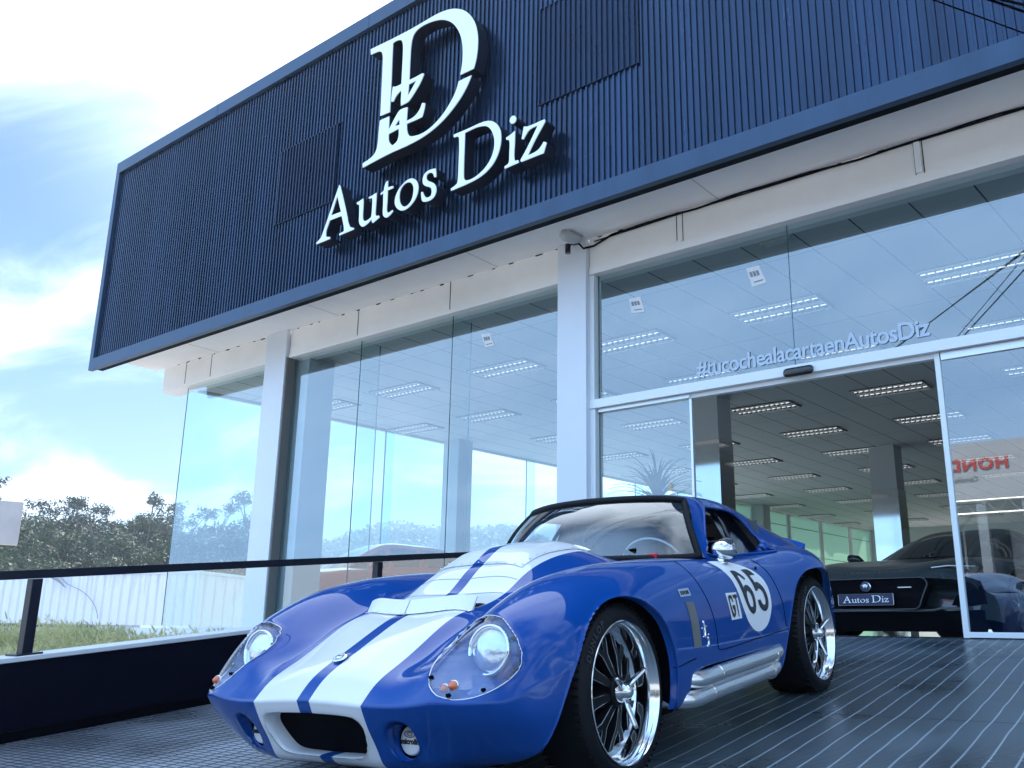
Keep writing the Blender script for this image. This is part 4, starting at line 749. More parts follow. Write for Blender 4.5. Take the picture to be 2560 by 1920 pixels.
# cabin floor opening under roof, lamp covers, grille, driving lamp holes
CAB = cr([(-.3, .98), (0, .90), (.3, .98), (.50, 1.12), (.585, 1.30), (.60, 1.6), (.60, 2.0), (.50, 2.25), (0, 2.3)], 4)
pu.cut(CAB, [0, 1], None)
COVER = cr([(.586, .649), (.635, .640), (.675, .612), (.712, .568), (.733, .524), (.740, .490), (.735, .462), (.722, .440), (.700, .422), (.670, .410), (.635, .406), (.60, .410), (.56, .422), (.522, .445), (.497, .475), (.480, .508), (.468, .548), (.478, .592), (.508, .625), (.548, .643)], 4)
cover = pu.cut(COVER, [0, 2], lambda v: (v[:, 0] > .44) & (v[:, 1] < -.35))
GR = [(0, .357), (.10, .356), (.19, .352), (.232, .341), (.252, .315), (.250, .285), (.236, .245), (.212, .214), (.17, .200), (.08, .196), (0, .195)]
GRF = cr(GR + [(-x, z) for x, z in GR[-2:0:-1]], 4)
pl.cut(GRF, [0, 2], lambda v: v[:, 1] < -.6)
FOG = cr([(.375, .336), (.41, .338), (.437, .318), (.444, .283), (.434, .240), (.405, .208), (.367, .198), (.334, .218), (.320, .262), (.338, .312)], 4)
pl.cut(FOG, [0, 2], lambda v: v[:, 1] < -.6)
SIDEW = cr([(1.225, .80), (1.27, .86), (1.36, .955), (1.47, 1.045), (1.56, 1.056), (1.80, 1.040), (1.90, 1.005), (1.955, .94), (1.965, .87), (1.95, .815), (1.88, .80), (1.5, .795)], 4)
QW = None
pg.cut(SIDEW, [1, 2], lambda v: v[:, 0] > .40)
body = patch_mesh([pu, pl, pg], 'body', M['blue_paint'], CAR)
# tail panel and underfloor close the shell
def bvh_of(objs):
    V = []; F = []
    for o in objs:
        b = len(V); V += [v.co.copy() for v in o.data.vertices]; F += [tuple(b + i for i in p.vertices) for p in o.data.polygons]
    return BVHTree.FromPolygons(V, F)
BV = bvh_of([body])
tail = [tuple(UPg[-1, j]) for j in range(UPg.shape[1])] + [tuple(LOg[-1, j]) for j in range(1, LOg.shape[1])]
roofl = [tuple(GHg[-1, j]) for j in range(GHg.shape[1])]
mb = MB()
prof = roofl + [p for p in tail if p[2] < roofl[-1][2] and p[0] > roofl[-1][0] - .01]
full_ = prof + [(-x, y, z) for x, y, z in reversed(prof) if x > 1e-6]; c_ = (0, 3.10, .55)
mb.add([(x, 3.10, z) for x, y, z in full_] + [c_], [(i, (i + 1) % len(full_), len(full_)) for i in range(len(full_))]); mb.build('tail_panel', M['blue_plain'], CAR)
mb = MB()
mb.tube([(x, 3.115 + .02 * (1 - abs(x) / .62), .905 - .10 * (abs(x) / .52) ** 2) for x in np.linspace(-.50, .50, 30)], .012, 8, flat=1); 
sp = []
for i, x in enumerate(np.linspace(-.50, .50, 31)):
    zb = .895 - .115 * (abs(x) / .52) ** 2
    sp.append([(x, 3.04, zb - .015), (x, 3.13, zb + .045), (x, 3.14, zb + .043), (x, 3.10, zb - .03)])
mb.grid(sp); mb.build('spoiler', M['blue_plain'], CAR, smooth=True, sharp=40)
mb = MB(); mb.box((-.60, -.55, .155), (.60, 3.0, .165)); mb.box((-.70, .45, .16), (-.60, 1.5, .40)); mb.box((.60, .45, .16), (.70, 1.5, .40)); mb.box((-.70, .45, .40), (-.60, 1.5, .42)); mb.box((.60, .45, .40), (.80, 1.5, .42)); mb.box((-.80, .45, .40), (-.60, 1.5, .425)); mb.build('underfloor', M['black'], CAR)
# wheel wells: rolled lip in body colour, then black liner
for arch, nm in ((FARCH, 'front'), (RARCH, 'rear')):
    for sgn in (1, -1):
        A = [p for p in arch if p[1] > .10]
        # order along the arch from front-bottom over the top to rear-bottom
        k0 = min(range(len(arch)), key=lambda i: (arch[i][1] > .1, 0)) if False else 0
        A = [tuple(p) for p in arch if p[1] > (.20 if nm == 'front' else .19)]
        lip = []; ln = []
        for y, z in A:
            h = BV.ray_cast(Vector((1.6, y + (.004 if y > np.mean(arch[:, 0]) else -.004), z + .006)), Vector((-1, 0, 0)))
            x = h[0].x if h[0] is not None and h[0].x > .55 else (lip[-1][0][0] if lip else .80)
            lip.append([(x, y, z), (x - .022, y * .985 + np.mean(arch[:, 0]) * .015, z - .004), (x - .030, y * .97 + np.mean(arch[:, 0]) * .03, z - .004)])
            ln.append([(x - .006, y, z + .004), (x - .06, y, z + .03), (.42, y, min(z + .03, .60))])
        mb = MB(); mb.grid([[(p[0] * sgn, p[1], p[2]) for p in r] for r in lip]); mb.tube([((r[0][0] - .002) * sgn, r[0][1], r[0][2]) for r in lip], .0048, 8); mb.build('arch_lip', M['blue_plain'], CAR, smooth=True)
        mb = MB(); mb.grid([[(p[0] * sgn, p[1], p[2]) for p in r] for r in ln])
        k_in = [(.42 * sgn, y, min(z + .03, .60)) for y, z in A]; mb.add(k_in + [(.42 * sgn, float(np.mean([q[0] for q in A])), .15)], [(i, i + 1, len(k_in)) for i in range(len(k_in) - 1)] + [(len(k_in) - 1, 0, len(k_in))])
        mb.build('wheel_well', M['black'], CAR, recalc=False)
# lamp covers and what is under them
def mirror_obj_parts(fn):
    for s_ in (1, -1): fn(s_)
def lamp(s_):
    mb = MB(); used = sorted({i for f in cover.f for i in f}); mp_ = {a: b for b, a in enumerate(used)}; V = cover.v[used].copy()
    Vn = V.copy(); Vn[:, 0] *= s_; mb.add(Vn, [tuple(mp_[i] for i in f) for f in cover.f])
    cvr = mb.build('headlight_cover', M['plexi'], CAR, smooth=True)
    # bowl: the same surface pushed back and down
    cx, cy_, cz = .60, -.62, .52
    W2 = V.copy(); P2 = V[:, [0, 2]]; d = np.sqrt(((nearest(P2, COVER) - P2) ** 2).sum(1)); dep = .15 * np.clip(d / .08, 0, 1) ** .7
    W2[:, 1] += dep * 1.0; W2[:, 2] -= dep * .25; W2[:, 1] += .002; W2[:, 0] = W2[:, 0] * s_
    mb = MB(); mb.add(W2, [tuple(mp_[i] for i in f) for f in cover.f]); bw = mb.build('headlight_bowl', M['blue_plain'], CAR, smooth=True)
    # riveted rim
    rim = []
    for x, z in COVER[::1]:
        h = BVc.ray_cast(Vector((x, -1.6, z)), Vector((0, 1, 0)))
        if h[0] is not None: rim.append((x * s_, h[0].y - .002, z))
    if len(rim) > 10: mb = MB(); mb.tube(rim, .0017, 6, closed=True); mb.build('cover_seal', M['satin'], cvr, smooth=True)
    for i in range(0, len(rim), len(rim) // 7 or 1):
        p = Vector(rim[i]); q = Vector((.60 * s_, p.y, .52)); p = p.lerp(q, .10); p.y -= .006
        mb = MB(); mb.lathe([(0, .0005), (0, .0065), (.012, .0065), (.012, .0005)], 10, M=Matrix.Translation(p) @ Matrix.Rotation(pi / 2, 4, 'Z')); mb.build('screw', M['black'], cvr)
    # lamp unit: bezel, bowl, lens
    c = Vector((.598 * s_, -.555, .533)); X = Matrix.Translation(c) @ Matrix.Rotation(radians(-90), 4, 'Z') @ Matrix.Rotation(radians(-14), 4, 'Y') @ Matrix.Scale(.93, 4)
    mb = MB(); mb.lathe([(.0, .093), (.012, .096), (.022, .090), (.018, .083), (.005, .082), (-.07, .080)], 40, M=X); hb = mb.build('headlight', M['chrome'], CAR, smooth=True)
    mb = MB(); mb.lathe([(.004, .082), (.016, .070), (.026, .045), (.031, .02), (.032, .0004)], 40, M=X); mb.build('lens', M['lens'], hb, smooth=True)
    mb = MB(); mb.lathe([(.0, .093), (.0, .115), (-.035, .122)], 40, M=X); mb.build('mounting_ring', M['blue_plain'], hb, smooth=True)
    for dx, dz in ((-.022, -.112), (.030, -.098)):
        p = Vector(((.572 + dx) * s_, -.755 - dx * .3, .545 + dz)) if s_ > 0 else Vector(((.572 + dx) * s_, -.755 - dx * .3, .545 + dz))
        mb = MB(); mb.lathe([(0, .0004), (0, .016), (.010, .016), (.012, .011), (.022, .009), (.026, .0004)], 14, M=Matrix.Translation(p) @ Matrix.Rotation(radians(-90), 4, 'Z')); l_ = mb.build('marker_lamp', M['orange'], CAR, smooth=True)
        mb = MB(); mb.lathe([(-.004, .0004), (-.004, .018), (.004, .018), (.004, .0165)], 14, M=Matrix.Translation(p) @ Matrix.Rotation(radians(-90), 4, 'Z')); mb.build('base', M['chrome'], l_, smooth=True)
mbt = MB(); used = sorted({i for f in cover.f for i in f}); mp_ = {a: b for b, a in enumerate(used)}
BVc = BVHTree.FromPolygons([Vector(p) for p in cover.v[used]] + [v.co.copy() for v in body.data.vertices], [tuple(mp_[i] for i in f) for f in cover.f] + [tuple(len(used) + i for i in p.vertices) for p in body.data.polygons])
for s_ in (1, -1): lamp(s_)
# grille duct and mesh
def front_y(x, z):
    h = BVH0.ray_cast(Vector((x, -1.6, z)), Vector((0, 1, 0))); return h[0].y if h[0] is not None else None
P0_ = Patch(LOg); v_ = P0_.v.copy(); v2 = v_.copy(); v2[:, 0] *= -1; nn = len(v_)
BVH0 = BVHTree.FromPolygons([Vector(p) for p in v_] + [Vector(p) for p in v2], list(P0_.f) + [tuple(nn + i for i in f) for f in P0_.f])
def duct(loop, depth, shrink, name, m, parent, cx, cz, ring=.006, y1=None, lip=True):
    rows = []
    for x, z in loop:
        y = front_y(x, z); y = -.8 if y is None else y
        ye = y + depth if y1 is None else y1
        rows.append([(x, y, z), (cx + (x - cx) * (1 - ring * 1.2), y + .004, cz + (z - cz) * (1 - ring * 1.2)), (cx + (x - cx) * (1 - ring * 2.5), y + .014, cz + (z - cz) * (1 - ring * 2.5)), (cx + (x - cx) * (1 - shrink), ye, cz + (z - cz) * (1 - shrink))])
    rows.append(rows[0]); mb = MB(); mb.grid(rows); return mb.build(name, m, parent, smooth=True)
duct(GRF, .075, .05, 'grille_surround', M['blue_paint'], CAR, 0, .275, ring=.02)
E_ = [(0 + x * .955, (front_y(x, z) or -.8) + .068, .275 + (z - .275) * .955) for x, z in GRF]; mb = MB(); mb.add(E_ + [(0, -.74, .275)], [(i, (i + 1) % len(E_), len(E_)) for i in range(len(E_))]); g_ = mb.build('grille', M['black'], CAR)
for s_ in (1, -1):
    L_ = [(x * s_, z) for x, z in FOG]
    duct(L_, .05, .12, 'driving_lamp_recess', M['blue_plain'], CAR, .383 * s_, .27, ring=.03, y1=-.735)
    X = Matrix.Translation((.380 * s_, -.728, .262)) @ Matrix.Rotation(radians(-90), 4, 'Z') @ Matrix.Rotation(radians(-4), 4, 'Y') @ Matrix.Scale(.93, 4)
    mb = MB(); mb.lathe([(-.03, .066), (-.002, .066), (.0, .052), (.004, .0003)], 32, M=X); dl = mb.build('driving_lamp', M['black'], CAR, smooth=True)
    mb = MB(); mb.lathe([(.0, .052), (.008, .050), (.012, .044), (.013, .0003)], 32, M=X); cp = mb.build('lamp_cap', M['sticker'], dl, smooth=True)
    FR = FRAME((.380 * s_, -.7415, .260), (1, 0, 0), (0, .07, 1))
    text_mesh('microlin', .024, M['decal_black'], 'cap_lettering', cp, FR, extrude=.0006, offset=.0012)
    mb = MB(); mb.tube([(.380 * s_ + .022 * cos(q), -.7422, .284 + .010 * sin(q)) for q in np.linspace(0, 2 * pi, 18)[:-1]], .0014, 5, closed=True); mb.tube([(.380 * s_ + .011 * cos(q), -.7422, .284 + .005 * sin(q)) for q in np.linspace(0, 2 * pi, 14)[:-1]], .001, 5, closed=True); mb.build('cap_emblem', M['decal_black'], cp)
# nose emblem
p = Vector((0, -.682, .522)); X = Matrix.Translation(p) @ Matrix.Rotation(radians(24), 4, 'X') @ Matrix.Rotation(radians(-90), 4, 'Y')
mb = MB(); mb.lathe([(0, .0004), (.0, .030), (.004, .030), (.006, .026), (.0065, .0004)], 28, M=X); e_ = mb.build('nose_badge', M['chrome'], CAR, smooth=True)
mb = MB(); mb.lathe([(.0068, .0004), (.0068, .021)], 24, M=X); mb.build('badge_centre', M['sign_white'], e_); mb = MB(); mb.lathe([(.0071, .0145), (.0071, .018)], 24, M=X); mb.box((-.014, -.683, .5285), (.014, -.680, .5315)); mb.build('badge_ring', M['decal_black'], e_)
# gurney strip ahead of the hood outlet, in two halves with a shallow V
def top_z(x, y, default=.65):
    h = BV.ray_cast(Vector((x, y, 1.0)), Vector((0, 0, -1))); return h[0].z if h[0] is not None else default
for a, b_ in ((-.285, -.002), (.002, .285)):
    mb = MB(); rows = []
    for i in range(11):
        x = a + (b_ - a) * i / 10; y = -.335 + .075 * abs(x) / .285; z = top_z(x, y) + .001
        rows.append([(x, y - .012, z + .001), (x, y + .010, z + .004), (x, y + .048, z + .055), (x, y + .052, z + .054), (x, y + .016, z - .004)])
    mb.grid(rows); st = mb.build('hood_lip', M['paint_white'], CAR, smooth=True, sharp=30)
    for i in (1, 4, 7, 10):
        x = a + (b_ - a) * (i - .5) / 10; y = -.335 + .075 * abs(x) / .285; z = top_z(x, y)
        mb = MB(); mb.lathe([(0, .0003), (0, .004), (.003, .003), (.0035, .0003)], 8, M=Matrix.Translation((x, y - .003, z + .0045)) @ Matrix.Rotation(radians(-90), 4, 'Y')); mb.build('rivet', M['satin'], st)
# dark hood outlet right behind the strip
mb = MB(); rows = []
for i in range(17):
    x = -.27 + .54 * i / 16; y = -.335 + .075 * abs(x) / .285 + .022
    rows.append([(x, y, top_z(x, y) + .003), (x, y + .05, top_z(x, y + .05) + .003), (x, y + .10, top_z(x, y + .1) + .003)])
mb.grid(rows); mb.build('hood_outlet', M['black'], CAR, smooth=True)
# clear riveted scoop blister at the back of the bonnet
mb = MB(); rows = []; riv = []
for i in range(25):
    y = .17 + .52 * i / 24; row = []
    for j in range(29):
        x = -.24 + .48 * j / 28; u = abs(x) / .24; e = (1 - u ** 4) * sstep(0, .16, (y - .17)) ; row.append((x, y, top_z(x, y) + .004 + .030 * float(e)))
    rows.append(row)
mb.grid(rows); bl = mb.build('bonnet_scoop', M['blue_paint'], CAR, smooth=True)
k_ = 0
for y in np.linspace(.19, .66, 9):
    for s_ in (1, -1): riv.append((s_ * .232, y))
for x in np.linspace(-.2, .2, 9): riv.append((x, .178))
mb = MB()
for x, y in riv: mb.lathe([(0, .0003), (0, .0042), (.003, .003), (.0035, .0003)], 8, M=Matrix.Translation((x, y, top_z(x, y) + .008)) @ Matrix.Rotation(radians(-90), 4, 'Y'))
mb.build('rivets', M['satin'], bl)
mb = MB(); mb.grid([[(x, .72, top_z(x, .70) - .01), (x, .695, top_z(x, .69) + .026 * (1 - (abs(x) / .27) ** 4)), (x, .76, top_z(x, .69) + .026 * (1 - (abs(x) / .27) ** 4)), (x, .765, top_z(x, .69) + .016 * (1 - (abs(x) / .27) ** 4))] for x in np.linspace(-.255, .255, 21)]); mb.build('cowl_vent', M['chrome'], CAR, smooth=True)
for y0_ in (-.03, .075):
    mb = MB(); mb.tube([(x, y0_ + .02 * (abs(x) / .27), top_z(x, y0_ + .02 * (abs(x) / .27)) + .0004) for x in np.linspace(-.265, .265, 27)], .0016, 5); mb.build('bonnet_seam', M['grey_text'], CAR, smooth=True)
# windscreen with rubber seal
wsr = Patch(WSg); o = patch_mesh([wsr], 'windscreen', M['windscreen'], CAR)
edge = [tuple(p) for p in WSg[:, -1]] ; bot = [tuple(p) for p in WSg[0]]; top_ = [tuple(p) for p in WSg[-1]]
def mir(P): return [(-x, y, z) for x, y, z in P]
loop = bot + edge[1:] + list(reversed(top_))[1:]; loop = loop + mir(list(reversed(loop))[1:-1])
mb = MB(); mb.tube([(x, y - .004, z + .002) for x, y, z in loop], .017, 8, closed=True); mb.build('seal', M['rubber'], o, smooth=True)
# side window rim, B post and quarter panel behind the opening
for s_ in (1, -1):
    rim = []
    for y, z in SIDEW:
        h = BV.ray_cast(Vector((1.6, y, z + (.006 if z > .9 else -.006))), Vector((-1, 0, 0))); rim.append((h[0].x * s_ if h[0] is not None else .6 * s_, y, z))
    mb = MB(); mb.tube(rim, .007, 6, closed=True); mb.build('window_rim', M['blue_plain'], CAR, smooth=True)
    mb = MB(); mb.tube([(.62 * s_, 1.62, .80), (.55 * s_, 1.66, .96), (.49 * s_, 1.68, 1.04)], .012, 8); mb.tube([(.60 * s_, 1.24, .87), (.60 * s_, 1.62, .87)], .006, 6); mb.build('window_post', M['black_gloss'], CAR, smooth=True)
    mb = MB(); mb.grid([[(.60 * s_, 1.63, .80), (.47 * s_, 1.66, 1.05)], [(.62 * s_, 1.97, .80), (.46 * s_, 1.97, 1.04)]]); mb.build('quarter_panel', M['black_gloss'], CAR)
# cabin: floor, dash, bulkhead, seats, wheel, roll bar
mb = MB(); mb.box((-.60, .95, .18), (.60, 2.1, .20)); mb.box((-.60, 2.02, .2), (.60, 2.04, .98)); mb.box((-.62, .95, .2), (-.60, 2.1, .78)); mb.box((.60, .95, .2), (.62, 2.1, .78)); mb.box((-.06, .98, .2), (.06, 2.0, .50)); mb.build('cabin_shell', M['interior_grey'], CAR)
mb = MB(); rows = [[(x, .83 + .25 * (abs(x) / .6) ** 2, .80), (x, .98 + .2 * (abs(x) / .6) ** 2, .815), (x, 1.16 + .08 * (abs(x) / .6) ** 2, .79), (x, 1.18 + .08 * (abs(x) / .6) ** 2, .66)] for x in np.linspace(-.56, .56, 20)]; mb.grid(rows); mb.build('dashboard', M['interior_grey'], CAR, smooth=True, sharp=40)
for s_ in (1, -1):
    mb = MB(); mb.tube([(.30 * s_, 1.35, .30), (.30 * s_, 1.62, .30), (.30 * s_, 1.74, .42), (.30 * s_, 1.83, .70), (.30 * s_, 1.87, .90)], [.13, .19, .20, .19, .10], 14, flat=.34); mb.build('seat', M['black'], CAR, smooth=True)
X = Matrix.Translation((.30, 1.30, .74)) @ Matrix.Rotation(radians(-68), 4, 'X')
mb = MB(); mb.tube([tuple(X @ Vector((.18 * cos(q), .18 * sin(q), 0))) for q in np.linspace(0, 2 * pi, 33)[:-1]], .012, 8, closed=True)
for q in (pi / 2, pi * 7 / 6, pi * 11 / 6): mb.tube([tuple(X @ Vector((.0, .0, -.02))), tuple(X @ Vector((.17 * cos(q), .17 * sin(q), 0)))], .008, 6)
mb.tube([tuple(X @ Vector((0, 0, -.02))), (.30, 1.10, .66)], .015, 8); mb.build('steering_wheel', M['satin'], CAR, smooth=True)
mb = MB(); mb.tube(list(map(tuple, cr([(-.52, 1.88, .25), (-.50, 1.88, .80), (-.40, 1.88, 1.03), (0, 1.88, 1.06), (.40, 1.88, 1.03), (.50, 1.88, .80), (.52, 1.88, .25)], 6, closed=False))), .02, 10); mb.tube([(-.45, 1.88, .95), (.45, 1.88, .45)], .018, 8); mb.build('roll_bar', M['satin'], CAR, smooth=True)
# mirror on the door
mb = MB(); c = Vector((.735, 1.195, .828)); rows = []
prof = [(-.075, .002), (-.070, .018), (-.05, .034), (-.02, .046), (.012, .052), (.030, .054), (.034, .050), (.034, .002)]
mb.lathe(prof, 28, M=Matrix.Translation(c) @ Matrix.Rotation(radians(78), 4, 'Z')); mr = mb.build('door_mirror', M['chrome'], CAR, smooth=True, sharp=50)
mb = MB(); mb.tube([(.735, 1.20, .79), (.728, 1.185, .775), (.722, 1.165, .765)], [.013, .012, .022], 12); mb.tube([(.722, 1.165, .766), (.722, 1.165, .757)], [.036, .042], 16); mb.build('stalk', M['chrome'], mr, smooth=True)
mr.scale = (1, 1, 1)
# side details: seams, slatted vent, latch, badge
def on_side(y, z, off=.0015, s_=1):
    h = BV.ray_cast(Vector((1.6, y, z)), Vector((-1, 0, 0)))
    if h[0] is None: return Vector((.85 * s_, y, z))
    return Vector(((h[0].x + off) * s_, y, z))
def seam(P, name, r=.0024, m='black', n=6, s_=1, par=CAR, off=.0002):
    Q = cr(P, n, closed=False); mb = MB(); mb.tube([tuple(on_side(y, z, off, s_)) for y, z in Q], r, 5); return mb.build(name, M[m], par, smooth=True)
for s_ in (1, -1):
    seam([(.665, .785), (.672, .73), (.70, .66), (.735, .57), (.745, .48), (.742, .41)], 'door_seam', s_=s_)
    seam([(.742, .41), (.80, .392), (1.2, .398), (1.62, .404)], 'sill_seam', s_=s_)
    seam([(1.60, .42), (1.60, .52), (1.585, .62), (1.56, .70), (1.52, .765)], 'door_seam', s_=s_)
    seam([(.305, .375), (.36, .378), (.42, .383), (.50, .388)], 'fender_seam', s_=s_)
def decal(loops, name, m, parent, off=.002, s_=1, front=None):
    flat = [[Vector((u, v, 0)) for u, v in L] for L in loops]; tr = geometry.tessellate_polygon(flat); pts = [p for L in loops for p in L]
    me = bpy.data.meshes.new(name); bm = bmesh.new(); vs = [bm.verts.new((0, u, v)) for u, v in pts]
    for t in tr:
        try: bm.faces.new([vs[i] for i in t])
        except ValueError: pass
    for _ in range(6):
        long = [e for e in bm.edges if e.calc_length() > .022]
        if not long: break
        bmesh.ops.subdivide_edges(bm, edges=long, cuts=1); bmesh.ops.triangulate(bm, faces=bm.faces)
    for v in bm.verts: v.co = on_side(v.co.y, v.co.z, off, s_)
    bm.to_mesh(me); bm.free(); me.materials.append(M[m]); me.polygons.foreach_set('use_smooth', [True] * len(me.polygons))
    o = bpy.data.objects.new(name, me); COL.objects.link(o); o.parent = parent; return o
D = GL['decal']
for s_ in (1,):
    rd = decal([smooth_loop(L, 2) for L in D['roundel']], 'number_roundel', 'sticker', CAR, .0015, s_)
    for k_ in ('six', 'five'): decal([smooth_loop(L, 2) for L in D[k_]], 'digit_' + k_, 'decal_black', rd, .003, s_)
    gp = decal(D['gt_plate'], 'class_plate', 'sticker', CAR, .0015, s_)
    for k_ in ('g', 't'): decal([smooth_loop(L, 1) for L in D[k_]], 'letter_' + k_, 'decal_black', gp, .003, s_)
    vp = decal([[(.486, .432), (.566, .430), (.568, .615), (.484, .618)]], 'side_vent', 'mesh_grille', CAR, .002, s_)
    bp_ = decal([[(.455, .640), (.565, .640), (.565, .672), (.455, .672)]], 'fender_badge', 'chrome', CAR, .002, s_)
    for i, w in enumerate((.012, .014, .010, .016, .012)): decal([[(.470 + i * .018, .648), (.470 + i * .018 + w * .7, .648), (.470 + i * .018 + w * .7, .664), (.470 + i * .018, .664)]], 'badge_letter', 'decal_black', bp_, .0035, s_)
    for z0_, z1_, y_ in ((.46, .53, .615), (.425, .46, .64)): seam([(y_, z0_), (y_ + .006, (z0_ + z1_) / 2), (y_, z1_)], 'latch', r=.006, m='chrome', n=3)
    for y_, z_ in ((.595, .50), (.642, .505), (.60, .465), (.655, .47), (.63, .425)):
        p = on_side(y_, z_, 0); mb = MB(); mb.lathe([(0, .004), (.003, .003), (.0035, .0003)], 8, M=Matrix.Translation(p)); mb.build('rivet', M['chrome'], CAR)
    p = on_side(1.455, .72, 0); mb = MB(); mb.lathe([(0, .0003), (.001, .011), (.004, .011), (.005, .005), (.005, .0003)], 14, M=Matrix.Translation(p)); mb.build('door_lock', M['black'], CAR, smooth=True)
# scoop behind the door window
for s_ in (1, -1):
    mb = MB(); mb.tube([(.655 * s_, 1.87, .80), (.66 * s_, 1.93, .825), (.65 * s_, 2.02, .83), (.63 * s_, 2.14, .825)], [.016, .030, .030, .012], 12); sc_ = mb.build('side_scoop', M['blue_plain'], CAR, smooth=True)
    mb = MB(); mb.tube([(.662 * s_, 1.885, .806), (.664 * s_, 1.89, .808)], [.022, .024], 12); mb.build('scoop_mouth', M['black'], sc_)
# small cowl items
mb = MB(); mb.tube([(.36, .93, .805), (.36, .93, .845)], .006, 8); mb.tube([(.325, .93, .847), (.395, .93, .852)], .008, 8); mb.build('battery_switch', M['black'], CAR, smooth=True)
mb = MB(); mb.box((.43, .96, .80), (.485, .99, .828)); mb.build('red_pull', M['red'], CAR, bevel=.006)
mb = MB(); mb.tube([(-.10, .83, .835), (-.32, 1.02, .90)], .006, 6); mb.build('wiper', M['black'], CAR)
# side pipes
for z_, x_, y0_, y1_ in ((.303, .858, .445, 1.53), (.233, .848, .37, 1.50)):
    P = cr([(x_ - .13, y0_ - .07, z_ + .03), (x_ - .045, y0_ + .0, z_ + .008), (x_, y0_ + .09, z_ - .002), (x_ + .004, y0_ + .30, z_), (x_ + .004, y1_ - .22, z_ + .005), (x_ - .02, y1_ - .05, z_ + .012), (x_ - .11, y1_ + .06, z_ + .02)], 6, closed=False)
    mb = MB(); mb.tube([tuple(p) for p in P], .0355, 22, caps=True); pp = mb.build('side_pipe', M['pipe_metal'], CAR, smooth=True, sharp=50)
    for yy in (y0_ + .24, y1_ - .18): mb = MB(); mb.tube([(x_ + .004, yy, z_ + .001), (x_ + .004, yy + .012, z_ + .001)], .0375, 22); mb.build('clamp', M['polished'], pp, smooth=True, sharp=40)
# wheels
def make_wheel(name, tw, s_, loc, spin=0):
    R, RR = .325, .258
    w = bpy.data.objects.new(name, None); COL.objects.link(w); w.parent = CAR; w.location = loc; w.scale = (1, 1, 1)
    prof = [(-tw + .01, .235), (-tw + .0, .27), (-tw + .012, .305), (-tw + .04, .321), (-tw * .5, R), (-.05, .3235), (-.02, .315), (-.006, .300), (.002, .285), (.004, .272), (-.002, .262), (-.012, .256), (-.03, .246)]
    P = cr([p for p in prof], 3, closed=False)
    mb = MB(); mb.lathe([(x * s_, r) for x, r in P], 72); ty = mb.build('tyre', M['rubber'], w, smooth=True)
    for x_a, x_b, nm_ in ((-.045, -.012, 'outer_tread'), (-tw + .012, -tw + .045, 'inner_tread')):
        mb = MB()
        for i in range(72):
            q = 2 * pi * i / 72
            c0 = Matrix.Rotation(q, 4, 'X'); mb.box((min(x_a * s_, x_b * s_), -.004, .3165), (max(x_a * s_, x_b * s_), .004, .3228), M=c0)
        o_ = mb.build(nm_, M['rubber'], ty)
    lip = [(-.004, .2605), (.004, .2600), (.006, .2560), (.002, .2525), (-.010, .2500), (-.016, .2470), (-.022, .2420), (-.060, .2380), (-.088, .2360), (-.094, .2100), (-.150, .2090), (-tw + .02, .232)]
    mb = MB(); mb.lathe([(x * s_, r) for x, r in lip], 96); rm = mb.build('rim', M['polished'], w, smooth=True, sharp=45)
    # spokes: black forked arms with bright edges
    for i in range(8):
        q = 2 * pi * i / 8 + spin; X = Matrix.Rotation(q, 4, 'X')
        out_ = [(-.013, .055), (-.016, .095), (-.020, .135), (-.046, .175), (-.060, .210), (-.030, .210), (-.022, .185), (0, .150), (.022, .185), (.030, .210), (.060, .210), (.046, .175), (.020, .135), (.016, .095), (.013, .055)]
        mb = MB(); mb.prism([out_], lambda u, v, d: (0, 0, 0), 0); mb = MB()
        def to3(u, v, d, X=X): x = (-.088 + .050 * (1 - (v - .05) / .16) - d) * s_; return tuple(X @ Vector((x, u, v)))
        mb.prism([out_], to3, .028); sp_ = mb.build('spoke', M['spoke_black'], rm)
        mb = MB(); mb.tube([to3(u, v, -.001) for u, v in out_], .0013, 5); mb.build('edge', M['machined'], sp_, smooth=True)
    mb = MB(); mb.lathe([(-.13 * s_, .060), (-.034 * s_, .056), (-.026 * s_, .048), (-.024 * s_, .040)], 40); mb.build('hub', M['spoke_black'], rm, smooth=True, sharp=40)
    mb = MB(); mb.lathe([(-.028 * s_, .042), (-.014 * s_, .038), (-.008 * s_, .029), (.010 * s_, .027), (.020 * s_, .020), (.024 * s_, .010), (.025 * s_, .0004)], 32)
    kn = mb.build('spinner', M['polished'], w, smooth=True, sharp=50)
    for i in range(3):
        q = 2 * pi * i / 3 + radians(62) ; X = Matrix.Rotation(q, 4, 'X'); mb = MB()
        mb.tube([tuple(X @ Vector((-.010 * s_, 0, .026))), tuple(X @ Vector((.004 * s_, 0, .070))), tuple(X @ Vector((.022 * s_, 0, .118))), tuple(X @ Vector((.028 * s_, 0, .132)))], [.019, .015, .012, .008], 10, flat=.55); mb.build('ear', M['polished'], kn, smooth=True)
    mb = MB(); mb.lathe([(-.16 * s_, .20), (-.158 * s_, .0004)], 40); mb.build('brake_disc', M['black'], rm)
    if s_ > 0:
        for word, qa in (('DUNLOP', radians(-32)),):
            for i, ch in enumerate(word):
                q = radians(60) - i * .108; X = Matrix.Rotation(q, 4, 'X') @ FRAME((.0035, 0, .292), (0, 1, 0), (-.10, 0, 1)); text_mesh(ch, .036, M['tyre_text'], 'tyre_letter', ty, X, extrude=.0006, offset=.0008)
    return w
for (nm, tw, s_, loc, sp) in (('front_wheel', .235, 1, (.80, 0, .325), .2), ('rear_wheel', .27, 1, (.80, 2.286, .325), .5), ('front_wheel', .235, -1, (-.80, 0, .325), .2), ('rear_wheel', .27, -1, (-.80, 2.286, .325), .5)):
    make_wheel(nm, tw, s_, loc, sp)

